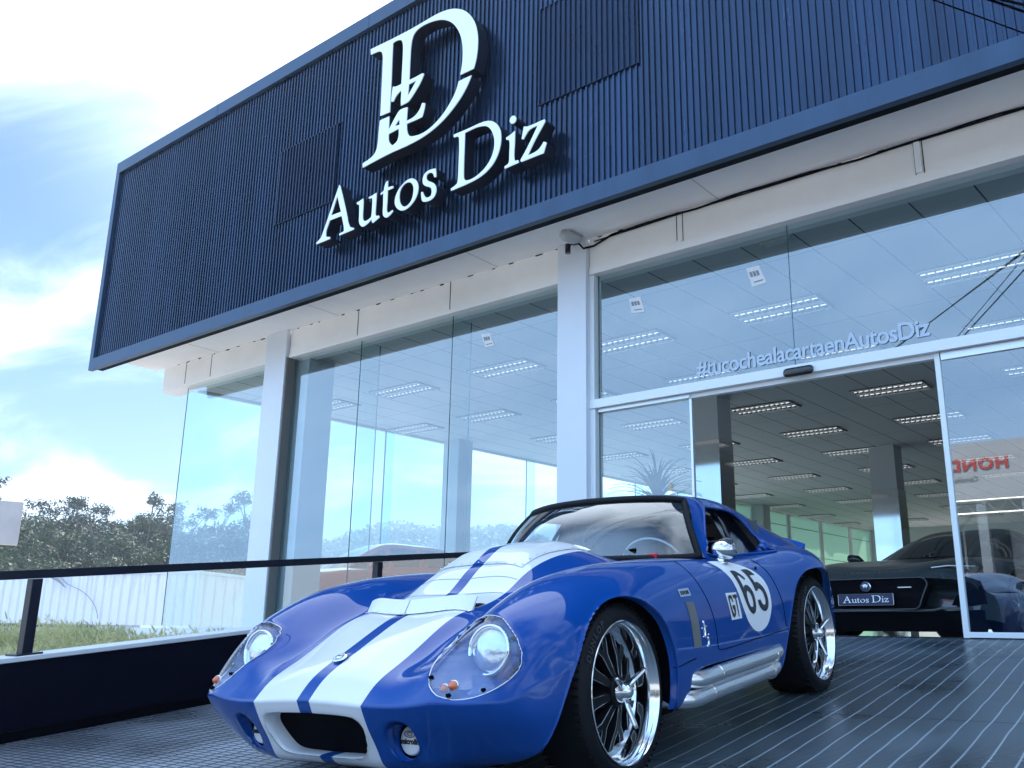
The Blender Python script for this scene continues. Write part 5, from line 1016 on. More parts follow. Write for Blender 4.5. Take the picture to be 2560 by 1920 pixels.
# ------------------------------------------------------------------ other cars
def simple_wheel(parent, loc, s_, r=.34, w=.22, rimm='satin'):
    e = bpy.data.objects.new('wheel', None); COL.objects.link(e); e.parent = parent; e.location = loc
    mb = MB(); mb.lathe([(-w * s_, r * .70), (-w * s_, r * .95), (-w * .85 * s_, r), (-.04 * s_, r), (0, r * .95), (.003 * s_, r * .74), (-.01 * s_, r * .70)], 40); mb.build('tyre', M['rubber'], e, smooth=True, sharp=40)
    mb = MB(); mb.lathe([(-.002 * s_, r * .735), (-.012 * s_, r * .70), (-.06 * s_, r * .66)], 40)
    for i in range(10):
        X = Matrix.Rotation(2 * pi * i / 10, 4, 'X'); mb.box((min(-.05 * s_, -.025 * s_), -.016, .04), (max(-.05 * s_, -.025 * s_), .016, r * .70), M=X)
    mb.lathe([(-.05 * s_, .06), (-.02 * s_, .055), (-.018 * s_, .0004)], 20); mb.build('rim', M[rimm], e)
    mb = MB(); mb.lathe([(-.08 * s_, r * .68), (-.08 * s_, .0004)], 30); mb.build('disc', M['black'], e)
    return e
def make_car(name, label, loc, rz, paint, rows, cab, wheels, group=None, wr=.34, nose=None, cat='car'):
    """rows: stations nose to tail, columns centre to sill; cab: greenhouse stations, columns roof centre, roof edge, glass base"""
    t = thing(name, label, cat, loc, rz, group)
    A = np.array(rows, float); G = grid(A, 6, 5); G[:, 0, 0] = 0; p = Patch(G)
    for wy in wheels:
        q = np.linspace(0, 2 * pi, 49)[:-1]; poly = np.stack([wy + (wr + .045) * np.cos(q), wr + (wr + .045) * np.sin(q)], 1); poly = np.concatenate([poly, ])
        p.cut(poly, [1, 2], lambda v: v[:, 0] > .5)
    patch_mesh([p], 'body', paint, t)
    mb = MB()
    f0 = G[0]; k = len(f0); c = (0, float(f0[:, 1].mean()), float(f0[:, 2].mean())); L_ = [tuple(q) for q in f0] + [(-q[0], q[1], q[2]) for q in f0[::-1]]
    mb.add(L_ + [c], [(i, (i + 1) % len(L_), len(L_)) for i in range(len(L_))]); mb.build('front_bumper', paint, t); mb = MB()
    f1 = G[-1]; L_ = [tuple(q) for q in f1] + [(-q[0], q[1], q[2]) for q in f1[::-1]]; c = (0, float(f1[:, 1].mean()), float(f1[:, 2].mean())); mb.add(L_ + [c], [(i, (i + 1) % len(L_), len(L_)) for i in range(len(L_))])
    mb.build('rear_bumper', paint, t)
    C_ = np.array(cab, float); GC = grid(C_, 6, 6)
    n_r, n_c = GC.shape[:2]; mbg, mbr = MB(), MB()
    for s_ in (1, -1):
        V = GC.reshape(-1, 3).copy(); V[:, 0] *= s_
        fr, fg = [], []
        for i in range(n_r - 1):
            for j in range(n_c - 1):
                q = (i * n_c + j, i * n_c + j + 1, (i + 1) * n_c + j + 1, (i + 1) * n_c + j)
                row_sp = i // 6; pillar = (j >= 6 and (i % 6 == 0) and row_sp in (1, 2, 3)) or j == n_c - 2 or (j in (5, 6) )
                glass = (j >= 6 and not pillar) or ((row_sp == 0 or row_sp >= len(cab) - 2) and j < 6 and not (j >= 5))
                (fg if glass else fr).append(q)
        mbg.add(V, fg); mbr.add(V, fr)
    def clean(o):
        bm = bmesh.new(); bm.from_mesh(o.data); bmesh.ops.delete(bm, geom=[v for v in bm.verts if not v.link_faces], context='VERTS'); bm.to_mesh(o.data); bm.free(); return o
    clean(mbr.build('roof', paint, t, smooth=True)); clean(mbg.build('windows', M['car_glass_solid'], t, smooth=True))
    for wy in wheels:
        for s_ in (1, -1): simple_wheel(t, (s_ * (A[:, :, 0].max() - .03), wy, wr), s_, wr)
    mb = MB(); mb.box((-.75, A[:, :, 1].min() + .35, .16), (.75, A[:, :, 1].max() - .3, .45)); mb.build('underbody', M['black'], t)
    return t, G
M['car_glass_solid'] = mat('car_glass_solid', (.006, .008, .010), rough=.04, spec=.8, coat=.5)
# dark sports coupe just inside the door, nose to the ramp
rows = [[(0, -.02, .60), (.35, -.01, .60), (.62, .06, .585), (.80, .18, .55), (.86, .26, .46), (.86, .28, .34), (.80, .25, .20)],
 [(0, .10, .70), (.35, .11, .705), (.64, .16, .70), (.83, .28, .63), (.905, .40, .50), (.91, .42, .36), (.86, .42, .19)],
 [(0, .45, .79), (.35, .45, .80), (.66, .47, .815), (.86, .52, .74), (.94, .60, .56), (.94, .60, .38), (.89, .60, .17)],
 [(0, .95, .87), (.35, .95, .875), (.66, .95, .87), (.88, .95, .80), (.955, .95, .60), (.95, .95, .38), (.90, .95, .16)],
 [(0, 1.45, .93), (.35, 1.45, .93), (.66, 1.45, .90), (.87, 1.45, .83), (.95, 1.45, .62), (.945, 1.45, .38), (.90, 1.45, .16)],
 [(0, 2.4, .93), (.35, 2.4, .93), (.68, 2.4, .91), (.87, 2.4, .85), (.945, 2.4, .64), (.94, 2.4, .38), (.90, 2.4, .16)],
 [(0, 3.5, .96), (.35, 3.5, .96), (.70, 3.5, .94), (.90, 3.5, .87), (.97, 3.5, .64), (.96, 3.5, .38), (.91, 3.5, .18)],
 [(0, 4.2, .94), (.35, 4.2, .94), (.66, 4.2, .92), (.84, 4.15, .84), (.90, 4.1, .62), (.89, 4.1, .40), (.84, 4.1, .24)],
 [(0, 4.42, .86), (.35, 4.42, .86), (.62, 4.40, .84), (.78, 4.32, .76), (.84, 4.28, .60), (.83, 4.28, .42), (.78, 4.28, .28)]]
cab = [[(0, 1.30, .93), (.45, 1.38, .925), (.78, 1.55, .88)], [(0, 2.0, 1.285), (.42, 2.05, 1.26), (.84, 1.9, .885)], [(0, 2.5, 1.32), (.44, 2.5, 1.285), (.83, 2.5, .90)], [(0, 3.1, 1.24), (.42, 3.1, 1.20), (.80, 3.1, .93)], [(0, 3.7, 1.08), (.38, 3.65, 1.05), (.74, 3.5, .94)], [(0, 4.15, .94), (.36, 4.1, .935), (.66, 3.95, .93)]]
J, JG = make_car('sports_coupe', 'dark green black sports coupe with a wide grille, standing inside the open door', (-2.97, 8.66, .985), radians(-9), M['dark_paint'], rows, cab, (.98, 3.52), wr=.345)
def rrect(w, h, r, n=6, z0=0, taper=1.0):
    P = []
    for cx, cz, a in ((w - r, h - r, 0), (-w + r, h - r, 90), (-w * taper + r, -h + r, 180), (w * taper - r, -h + r, 270)):
        for i in range(n + 1): q = radians(a + 90 * i / n); P.append((cx + r * cos(q), cz + r * sin(q) + z0))
    return P
def front_piece(par, loop, y, dep, name, m, bow=.10):
    mb = MB(); mb.prism([loop], lambda u, v, d: (u, y + d + bow * (abs(u) / .8) ** 2.2, v), dep); return mb.build(name, M[m], par)
J.scale = (1, 1, .86); gz = .44
go = front_piece(J, rrect(.545, .150, .065, z0=gz, taper=.88), -.055, .12, 'grille', 'black', bow=.06)
mb = MB(); mb.tube([(u, -.062 + .06 * (abs(u) / .8) ** 2.2, v) for u, v in rrect(.55, .155, .068, z0=gz, taper=.88)], .0055, 6, closed=True); mb.build('grille_frame', M['dark_paint'], go, smooth=True)
lower = front_piece(J, [(-.86, .28), (-.60, .268), (.60, .268), (.86, .28), (.82, .07), (-.82, .07)], -.03, .30, 'lower_bumper', 'black', bow=.16)
mb = MB(); mb.tube([(u, -.045 + .17 * (abs(u) / .8) ** 2.2, .292 - .02 * (abs(u) < .6)) for u in np.linspace(-.84, .84, 30)], .014, 6); mb.build('splitter', M['dark_paint'], J, smooth=True)
for s_ in (1, -1):
    front_piece(J, [(s_ * .70, .42), (s_ * .88, .52), (s_ * .885, .34), (s_ * .66, .325)][::s_], .02, .10, 'side_intake', 'black', bow=.20)
    hl = front_piece(J, [(s_ * .52, .695), (s_ * .60, .668), (s_ * .84, .640), (s_ * .86, .715), (s_ * .74, .722)][::s_], -.015, .14, 'headlight', 'black_gloss', bow=.27)
    mb = MB(); mb.tube([(s_ * u, -.02 + .27 * (u / .8) ** 2.2, v) for u, v in ((.54, .698), (.66, .716), (.84, .712))], .006, 6); mb.build('light_strip', M['sign_white'], hl, smooth=True)
    mb = MB(); mb.tube([(s_ * .90, 1.62, .93), (s_ * .96, 1.60, .97), (s_ * 1.03, 1.60, .98), (s_ * 1.06, 1.61, .97)], [.03, .07, .075, .03], 14, flat=.8); mb.build('wing_mirror', M['black_gloss'], J, smooth=True)
mb = MB(); mb.lathe([(0, .0004), (0, .052), (.008, .052), (.012, .045)], 28, M=Matrix.Translation((0, -.058, .515)) @ Matrix.Rotation(radians(-90), 4, 'Z')); bdg = mb.build('grille_badge', M['chrome'], J, smooth=True)
mb = MB(); mb.lathe([(.013, .0004), (.013, .044)], 24, M=Matrix.Translation((0, -.058, .515)) @ Matrix.Rotation(radians(-90), 4, 'Z')); mb.build('badge_field', M['plate_navy'], bdg)
mb = MB(); mb.prism([[(-.030, .535), (-.012, .500), (0, .520), (.012, .500), (.030, .535), (.016, .530), (.008, .544), (0, .538), (-.008, .544), (-.016, .530)]], lambda u, v, d: (u, -.0745 + d, v), .003); mb.build('badge_emblem', M['sign_white'], bdg)
mb = MB(); mb.box((.30, -.066, .495), (.42, -.058, .504)); mb.build('grille_bar', M['sign_white'], J)
pl_ = MB(); pl_.box((-.265, -.085, .325), (.265, -.072, .440)); pt = pl_.build('number_plate', M['plate_navy'], J, bevel=.004)
for k_ in ('A', 'u', 't', 'o', 's', 'D', 'i', 'dot', 'z'):
    f = lambda x: (x + 7.325) * .115; g_ = lambda z: .350 + (z - 5.87) * .098
    mb = MB(); mb.prism([[(f(u), g_(v)) for u, v in smooth_loop(L, 1)] for L in GL['sign'][k_]], lambda u, v, d: (u, -.0865 + d, v), .001); mb.build('plate_letter', M['sign_white'], pt)
mb = MB(); mb.tube([(u, -.087, v) for u, v in rrect(.262, .057, .004, 2, z0=.3825)], .002, 4, closed=True); mb.build('plate_edge', M['satin'], pt)
# red hatchback and a grey saloon inside the glass corner
rows2 = [[(0, 0, .66), (.35, .01, .66), (.62, .09, .65), (.78, .22, .62), (.82, .30, .52), (.82, .32, .38), (.76, .30, .24)],
 [(0, .10, .80), (.35, .11, .80), (.64, .18, .785), (.82, .32, .72), (.87, .42, .55), (.87, .44, .38), (.82, .44, .22)],
 [(0, .55, .92), (.35, .55, .92), (.66, .56, .90), (.84, .62, .82), (.90, .68, .60), (.90, .68, .38), (.85, .68, .20)],
 [(0, 1.1, 1.0), (.35, 1.1, 1.0), (.68, 1.1, .97), (.86, 1.1, .90), (.91, 1.1, .64), (.90, 1.1, .38), (.86, 1.1, .18)],
 [(0, 2.2, 1.0), (.35, 2.2, 1.0), (.70, 2.2, .98), (.87, 2.2, .93), (.91, 2.2, .66), (.90, 2.2, .38), (.86, 2.2, .18)],
 [(0, 3.5, 1.02), (.35, 3.5, 1.02), (.70, 3.5, 1.0), (.88, 3.5, .95), (.92, 3.5, .66), (.91, 3.5, .38), (.86, 3.5, .20)],
 [(0, 4.15, .98), (.35, 4.15, .98), (.64, 4.12, .96), (.80, 4.05, .90), (.84, 4.0, .66), (.83, 4.0, .40), (.78, 4.0, .28)]]
cab2 = [[(0, 1.05, .99), (.50, 1.12, .985), (.78, 1.30, .93)], [(0, 1.75, 1.40), (.46, 1.82, 1.37), (.83, 1.75, .94)], [(0, 2.4, 1.46), (.50, 2.4, 1.42), (.85, 2.4, .955)], [(0, 3.1, 1.44), (.48, 3.1, 1.39), (.85, 3.1, .965)], [(0, 3.6, 1.32), (.44, 3.58, 1.28), (.80, 3.5, .97)], [(0, 4.0, 1.02), (.42, 3.95, 1.01), (.70, 3.85, .97)]]
def road_car(name, label, loc, rz, paint):
    T, G = make_car(name, label, loc, rz, paint, rows2, cab2, (.85, 3.35), wr=.325)
    for s_ in (1, -1):
        front_piece(T, [(s_ * .50, .68), (s_ * .76, .64), (s_ * .79, .74), (s_ * .58, .76)][::s_], -.02, .14, 'headlight', 'lens', bow=.30)
        mb = MB(); mb.tube([(s_ * .88, 1.40, .97), (s_ * .94, 1.38, 1.01), (s_ * 1.02, 1.38, 1.02), (s_ * 1.05, 1.40, 1.0)], [.03, .075, .08, .03], 14, flat=.8); mb.build('wing_mirror', paint, T, smooth=True)
    front_piece(T, rrect(.42, .08, .05, z0=.50), -.04, .08, 'grille', 'black', bow=.08)
    front_piece(T, rrect(.60, .05, .04, z0=.32), -.03, .10, 'lower_grille', 'black', bow=.12)
    return T
road_car('hatchback', 'dark red hatchback parked inside the glass corner behind the left pillar', (-12.75, 9.2, .985), radians(-12), M['red_paint'])
road_car('saloon_car', 'dark grey car behind the red hatchback inside the showroom', (-10.1, 10.6, .985), radians(-12), M['grey_paint'])

# potted yucca behind the fixed pane
t = thing('potted_plant', 'spiky yucca plant in a tall pot behind the glass beside the door', 'plant', (-5.72, 9.6, .985))
mb = MB(); mb.tube([(0, 0, 0), (0, 0, .5), (0, 0, .56)], [.17, .24, .25], 20); mb.build('pot', M['grey_paint'], t, smooth=True, sharp=40)
mb = MB(); mb.tube([(0, 0, .5), (.02, .01, .9), (0, 0, 1.50), (-.01, .01, 1.62)], [.055, .045, .04, .03], 10); mb.build('trunk', mat('yucca_trunk', (.12, .09, .06), rough=.9, bump=.6, bscale=40), t, smooth=True)
mb = MB()
for i in range(95):
    q = i * 2.399; el_ = radians(88 - 108 * (i / 95) ** 1.0 + random.uniform(-8, 8)); L = random.uniform(.42, .62); b0 = Vector((0, 0, 1.60 - .12 * i / 95)); P = []
    for k_ in range(7):
        u = k_ / 6; e = el_ - .35 * u * u; r = L * u; P.append(b0 + Vector((cos(q) * cos(e) * r, sin(q) * cos(e) * r, sin(e) * r)))
    side = Vector((-sin(q), cos(q), 0)); V = []
    for k_, p in enumerate(P): w = .022 * (1 - (k_ / 6) ** 2) + .001; V += [p - side * w, p + Vector((0, 0, -.006)), p + side * w]
    mb.add(V, [f for k_ in range(6) for f in ((k_ * 3, k_ * 3 + 1, k_ * 3 + 4, k_ * 3 + 3), (k_ * 3 + 1, k_ * 3 + 2, k_ * 3 + 5, k_ * 3 + 4))])
mb.build('leaves', mat('yucca_leaf', (.05, .10, .06), rough=.5), t, recalc=False)

# ------------------------------------------------------------------ far left: warehouses, sign board, growth, trees, ridge
corr = None
def corr_mat(name, col, vec, per=.45, stain=True):
    m = mat(name, col, rough=.55, vary=.05); nt = m.node_tree; b = nt.nodes['Principled BSDF']
    t = N(nt, 'ShaderNodeTexCoord'); d = N(nt, 'ShaderNodeVectorMath', operation='DOT_PRODUCT'); LK(nt, t.outputs['Object'], d.inputs[0]); d.inputs[1].default_value = vec
    pp = N(nt, 'ShaderNodeMath', operation='PINGPONG'); LK(nt, d.outputs['Value'], pp.inputs[0]); pp.inputs[1].default_value = per / 2
    r = N(nt, 'ShaderNodeMapRange', i_From_Min=.0, i_From_Max=.07); LK(nt, pp.outputs[0], r.inputs['Value'])
    bp = N(nt, 'ShaderNodeBump', i_Strength=.8, i_Distance=.06); LK(nt, r.outputs[0], bp.inputs['Height']); LK(nt, bp.outputs[0], b.inputs['Normal'])
    s = N(nt, 'ShaderNodeSeparateXYZ'); LK(nt, t.outputs['Object'], s.inputs[0]); cbn = N(nt, 'ShaderNodeCombineXYZ'); LK(nt, d.outputs['Value'], cbn.inputs[0]); zz = N(nt, 'ShaderNodeMath', operation='MULTIPLY'); LK(nt, s.outputs['Z'], zz.inputs[0]); zz.inputs[1].default_value = .12; LK(nt, zz.outputs[0], cbn.inputs[2])
    n = N(nt, 'ShaderNodeTexNoise', i_Scale=3.2, i_Detail=6.0, i_Roughness=.7); LK(nt, cbn.outputs[0], n.inputs['Vector'])
    zr = N(nt, 'ShaderNodeMapRange', i_From_Min=1.6, i_From_Max=3.0); LK(nt, s.outputs['Z'], zr.inputs['Value'])
    st = N(nt, 'ShaderNodeMapRange', i_From_Min=.48, i_From_Max=.72, i_To_Min=0.0, i_To_Max=.55); LK(nt, n.outputs['Fac'], st.inputs['Value']); mu = N(nt, 'ShaderNodeMath', operation='MULTIPLY'); LK(nt, st.outputs[0], mu.inputs[0]); LK(nt, zr.outputs[0], mu.inputs[1])
    mx = N(nt, 'ShaderNodeMixRGB'); LK(nt, mu.outputs[0], mx.inputs[0]); mx.inputs[1].default_value = (*col, 1); mx.inputs[2].default_value = (.20, .20, .22, 1); LK(nt, mx.outputs[0], b.inputs['Base Color']); return m
t = thing('warehouse', 'long white corrugated warehouse with streaked walls below the wooded hill', 'building')
A_ = Vector((-33.9, 21.2, 0)); d1 = Vector((-9.7, -3.7, 0)).normalized(); d2 = Vector((-1.75, 4.6, 0)).normalized()
def wbox(mb, s0, s1, q0, q1, z0, z1):
    V = []
    for z in (z0, z1):
        for s, q in ((s0, q0), (s1, q0), (s1, q1), (s0, q1)): p = A_ + d1 * s + d2 * q; V.append((p.x, p.y, z))
    mb.add(V, [(0, 3, 2, 1), (4, 5, 6, 7), (0, 1, 5, 4), (1, 2, 6, 5), (2, 3, 7, 6), (3, 0, 4, 7)])
wm = corr_mat('warehouse_wall', (.78, .79, .84), tuple(d1)); wm2 = corr_mat('warehouse_side', (.78, .80, .82), tuple(d2), per=.7)
mb = MB(); mb.mi = 0; wbox(mb, 0, 44, 0, 28, 1.05, 3.10); mb.build('upper_wall', [wm], t)
mb = MB(); wbox(mb, .0, 44, .08, 28, -1.8, 1.046); mb.build('lower_wall', M['wall_white'], t)
mb = MB(); p_ = [A_ + d2 * .05 - d1 * .004]; V = []
for q, z in ((.0, 1.05), (27.9, 1.05), (27.9, 3.08), (0, 3.08)): p = A_ - d1 * .012 + d2 * q; V.append((p.x, p.y, z))
mb.add(V, [(0, 1, 2, 3)]); mb.build('side_cladding', wm2, t)
mb = MB(); wbox(mb, -.05, 44.1, -.06, .12, 3.10, 3.24); wbox(mb, -.05, .1, .12, 28.1, 3.10, 3.22); mb.build('gutter', M['cap_white'], t)
for s0 in (5.2, 16.0, 27):
    mb = MB(); wbox(mb, s0, s0 + 7.6, -.03, .078, -1.5, .92); mb.build('shutter_door', corr_mat('shutter', (.62, .64, .72), (0, 0, 1), per=.16), t); mb = MB(); wbox(mb, s0 - .2, s0 + 7.9, -.10, .078, .93, 1.0); mb.build('door_head', M['grey_paint'], t)
for q0 in (2.0, 5.2, 8.4):
    mb = MB(); V = []
    for q, z in ((q0, -.2), (q0 + 2.6, -.2), (q0 + 2.6, .85), (q0, .85)): p = A_ - d1 * .03 + d2 * q; V.append((p.x, p.y, z))
    mb.add(V, [(0, 1, 2, 3)]); mb.build('window', M['car_glass_solid'], t)
mb = MB(); P = [A_ + d1 * s + d2 * -.15 + Vector((0, 0, z)) for s, z in ((7.4, 3.1), (6.9, 2.95), (6.5, 2.7), (5.6, 2.35), (5.0, 1.9), (4.75, 1.5), (4.7, 1.3))]; mb.tube([tuple(p) for p in cr(P, 5, closed=False)], .014, 6); mb.tube([tuple(A_ + d1 * s + d2 * -.2 + Vector((0, 0, z))) for s, z in ((7.6, 3.02), (7.0, 2.86), (6.55, 2.55))], [.02, .06, .02], 8); mb.build('hanging_cable', M['grey_text'], t)

t = thing('roadside_sign', 'back of a weathered pale metal sign board on a post at the far left', 'sign board', (-28.0, 11.5, 0))
sx, sy = -27.76, 11.44; dd = Vector((-.35, -.93, 0)).normalized()
def sbox(mb, a, b_, z0, z1, w0, w1):
    n_ = Vector((-dd.y, dd.x, 0)); V = []
    for z in (z0, z1):
        for s, q in ((a, w0), (b_, w0), (b_, w1), (a, w1)): p = Vector((sx, sy, 0)) + dd * s + n_ * q; V.append((p.x - t.location.x, p.y - t.location.y, z))
    mb.add(V, [(0, 3, 2, 1), (4, 5, 6, 7), (0, 1, 5, 4), (1, 2, 6, 5), (2, 3, 7, 6), (3, 0, 4, 7)])
pale = mat('weathered_panel', (.50, .46, .46), rough=.7, vary=.12, vscale=1.2)
mb = MB(); sbox(mb, 0, 3.6, 3.14, 4.33, 0, .45); mb.build('board', pale, t, bevel=.01)
mb = MB(); sbox(mb, .98, 1.26, -1.8, 3.14, .12, .32); sbox(mb, 2.6, 2.88, -1.8, 3.14, .12, .32); mb.build('post', mat('post_pink', (.45, .30, .28), rough=.7), t)
mb = MB(); sbox(mb, .10, .20, 3.20, 3.225, -.01, 0); sbox(mb, .16, .21, 4.05, 4.11, -.01, 0); mb.build('bolt', M['grey_paint'], t)

# scrubby bank beyond the low wall
def leaf_mat(name, c1, c2, tr=.35):
    m = bpy.data.materials.new(name); m.use_nodes = True; nt = m.node_tree; b = nt.nodes['Principled BSDF']; b.inputs['Roughness'].default_value = .6
    t = N(nt, 'ShaderNodeTexCoord'); n = N(nt, 'ShaderNodeTexNoise', i_Scale=1.7, i_Detail=4.0); LK(nt, t.outputs['Object'], n.inputs['Vector'])
    oi = N(nt, 'ShaderNodeObjectInfo'); ad = N(nt, 'ShaderNodeMath', operation='MULTIPLY_ADD'); LK(nt, oi.outputs['Random'], ad.inputs[0]); ad.inputs[1].default_value = .35; LK(nt, n.outputs['Fac'], ad.inputs[2])
    r = N(nt, 'ShaderNodeMapRange', i_From_Min=.35, i_From_Max=.95); LK(nt, ad.outputs[0], r.inputs['Value'])
    mx = N(nt, 'ShaderNodeMixRGB'); LK(nt, r.outputs[0], mx.inputs[0]); mx.inputs[1].default_value = (*c1, 1); mx.inputs[2].default_value = (*c2, 1); LK(nt, mx.outputs[0], b.inputs['Base Color'])
    tl = N(nt, 'ShaderNodeBsdfTranslucent'); LK(nt, mx.outputs[0], tl.inputs[0]); ms = N(nt, 'ShaderNodeMixShader', i_Fac=tr); LK(nt, b.outputs[0], ms.inputs[1]); LK(nt, tl.outputs[0], ms.inputs[2]); LK(nt, ms.outputs[0], nt.nodes['Material Output'].inputs[0]); return m
weed = leaf_mat('weed', (.24, .27, .10), (.85, .80, .48), tr=.5)
V = []; F = []
for i in range(95000):
    x = rng.uniform(-10.6, -6.4); y = rng.uniform(1.7, 6.0)
    hmax = .81 - .35 * sstep(-7.2, -6.2, x) - .30 * sstep(4.9, 6.0, y) + .10 * math.sin(x * 2.3 + y) + .06 * math.sin(x * 7 + 2 * y) + .03 * math.sin(13 * x)
    z = hmax - .62 * rng.uniform(0, 1) ** 1.3 + rng.normal(0, .025)
    q = rng.uniform(0, 2 * pi); w = rng.uniform(.006, .013); L = rng.uniform(.03, .075); tx, ty = rng.normal(0, .035, 2); k_ = len(V)
    V += [(x - w * cos(q), y - w * sin(q), z), (x + w * cos(q), y + w * sin(q), z), (x + tx + w * .4, y + ty, z + L), (x + tx * .7 - w, y + ty * .7, z + L * .6)]; F.append((k_, k_ + 1, k_ + 2, k_ + 3))
for i in range(60):
    x = rng.uniform(-11.2, -6.6); y = rng.uniform(1.8, 5.2); k_ = len(V); z1 = .76 - .5 * sstep(-7.7, -6.2, x) - .42 * sstep(3.7, 5.3, y) + rng.uniform(-.05, .22); V += [(x - .004, y, -.4), (x + .004, y, -.4), (x + .003 + rng.normal(0, .03), y, z1), (x - .003, y, z1 * .6)]; F.append((k_, k_ + 1, k_ + 2, k_ + 3))
mb = MB(); mb.v = V; mb.f = F; mb.m = [0] * len(F); o = mb.build('scrub', weed, recalc=False); tag(o, 'pale green scrubby growth beyond the low wall', 'scrub', kind='stuff')

# trees
LE = leaf_mat('eucalypt_leaf', (.013, .026, .022), (.034, .056, .040), .3); LB = leaf_mat('broad_leaf', (.014, .032, .018), (.050, .082, .038), .3); BK = mat('bark', (.16, .14, .12), rough=.9)
def crown(mb, blobs, n, sz, R):
    for c, r in blobs:
        k = max(8, int(n * r ** 2))
        for _ in range(k):
            d = Vector((R.gauss(0, 1), R.gauss(0, 1), R.gauss(0, 1))).normalized(); p = Vector(c) + Vector((d.x * r, d.y * r, d.z * r * .72)) * (R.uniform(.55, 1.05))
            a = Vector((R.gauss(0, 1), R.gauss(0, 1), R.gauss(0, .6))).normalized(); b_ = a.cross(d + Vector((.01, .3, .2))).normalized(); s = sz * R.uniform(.6, 1.4)
            mb.add([p - a * s, p - b_ * s * .6, p + a * s, p + b_ * s * .6], [(0, 1, 2, 3)])
def tree_proto(kind, seed):
    R = random.Random(seed); H = 1.0
    t = thing('tree', 'x', 'tree', (0, 0, 0), 0, 'trees on the wooded hill')
    mb = MB(); blobs = []
    if kind == 'euc':
        h = R.uniform(11, 14); top = Vector((R.uniform(-.8, .8), R.uniform(-.8, .8), h * .72)); mb.tube([(0, 0, -1), (top.x * .4, top.y * .4, h * .4), tuple(top)], [.32, .24, .12], 7)
        for i in range(R.randint(9, 12)):
            q = R.uniform(0, 2 * pi); u = R.uniform(.35, 1.0); base = Vector((top.x * u, top.y * u, top.z * u)); r = R.uniform(1.2, 3.2) * (1.1 - .4 * u); e = base + Vector((cos(q) * r, sin(q) * r, R.uniform(.8, 3.4))); mb.tube([tuple(base), tuple(base.lerp(e, .5) + Vector((0, 0, -.2))), tuple(e)], [.10, .07, .03], 5)
            blobs.append((e, R.uniform(.75, 1.5)))
            for _ in range(2): blobs.append((e + Vector((R.uniform(-1.2, 1.2), R.uniform(-1.2, 1.2), R.uniform(-.5, .7))), R.uniform(.45, .9)))
        lm = LE; n, s = 60, .16
    else:
        h = R.uniform(6.5, 9); mb.tube([(0, 0, -1), (.1, 0, h * .35), (0, .1, h * .6)], [.35, .25, .12], 7)
        for i in range(R.randint(15, 20)):
            q = R.uniform(0, 2 * pi); u = R.uniform(.12, .92); rr_ = (2.9 * math.sqrt(max(0, 1 - (2 * u - .9) ** 2)) + .3) * R.uniform(.4, 1); e = Vector((cos(q) * rr_, sin(q) * rr_, h * u)); blobs.append((e, R.uniform(.9, 1.7)))
            if i % 3 == 0: mb.tube([(0, 0, h * .3), tuple(e * .6 + Vector((0, 0, h * .1))), tuple(e)], [.14, .09, .03], 5)
        lm = LB; n, s = 60, .17
    mb.build('trunk', BK, t, recalc=False); mb = MB(); crown(mb, blobs, n, s, R); mb.build('crown', lm, t, recalc=False); return t
PR = [tree_proto('euc', s) for s in (1, 2, 3, 4)] + [tree_proto('bush', s) for s in (5, 6, 7)]
used_p = set(); R = random.Random(11); k_ = 0
def place_tree(az, r, kind, sc, label, group='trees on the wooded hill'):
    idx = R.choice((0, 1, 2, 3)) if kind == 'euc' else R.choice((4, 5, 6)); p = PR[idx]
    o = p if idx not in used_p else copy_tree(p); used_p.add(idx); a = radians(az); x, y = -r * sin(a), r * cos(a)
    o.location = (x, y, float(ground_h(x, y)) - .3); o.rotation_euler = (0, 0, R.uniform(0, 6.28)); o.scale = (sc, sc, sc * R.uniform(.92, 1.08)); o['label'] = label; o['group'] = group; return o
for i in range(44): place_tree(69.5 - 15.5 * i / 44 + R.uniform(-.25, .25), R.uniform(112, 150), 'euc', R.uniform(.66, .98), 'tall open crowned eucalyptus on the crest of the wooded hill')
for i in range(52): place_tree(69.5 - 17 * i / 52 + R.uniform(-.3, .3), R.uniform(95, 120), 'bush', R.uniform(.75, 1.1), 'dense round tree on the slope of the wooded hill')
for i in range(44): place_tree(69.5 - 19 * i / 44 + R.uniform(-.3, .3), R.uniform(72, 92), 'bush', R.uniform(.55, .85), 'low bushy tree at the foot of the wooded hill')
for az, r, k2, sc in ((55.1, 88, 'euc', .78), (54.3, 92, 'bush', .95), (53.4, 96, 'bush', .9), (52.2, 100, 'bush', .8), (51, 104, 'bush', .75), (49.6, 110, 'bush', .7), (48, 118, 'bush', .7), (46.5, 126, 'bush', .66), (45, 130, 'bush', .7), (43.2, 135, 'bush', .7)):
    place_tree(az, r, k2, sc, 'hazy tree seen through the showroom glass' if k2 == 'bush' else 'tall lone eucalyptus seen through the glass right of the left pillar')
o = place_tree(39.3, 60, 'bush', .95, 'dark tree just left of the blue car windscreen pillar')
for i, p in enumerate(PR):
    if i not in used_p: [bpy.data.objects.remove(c) for c in list(p.children)]; bpy.data.objects.remove(p)
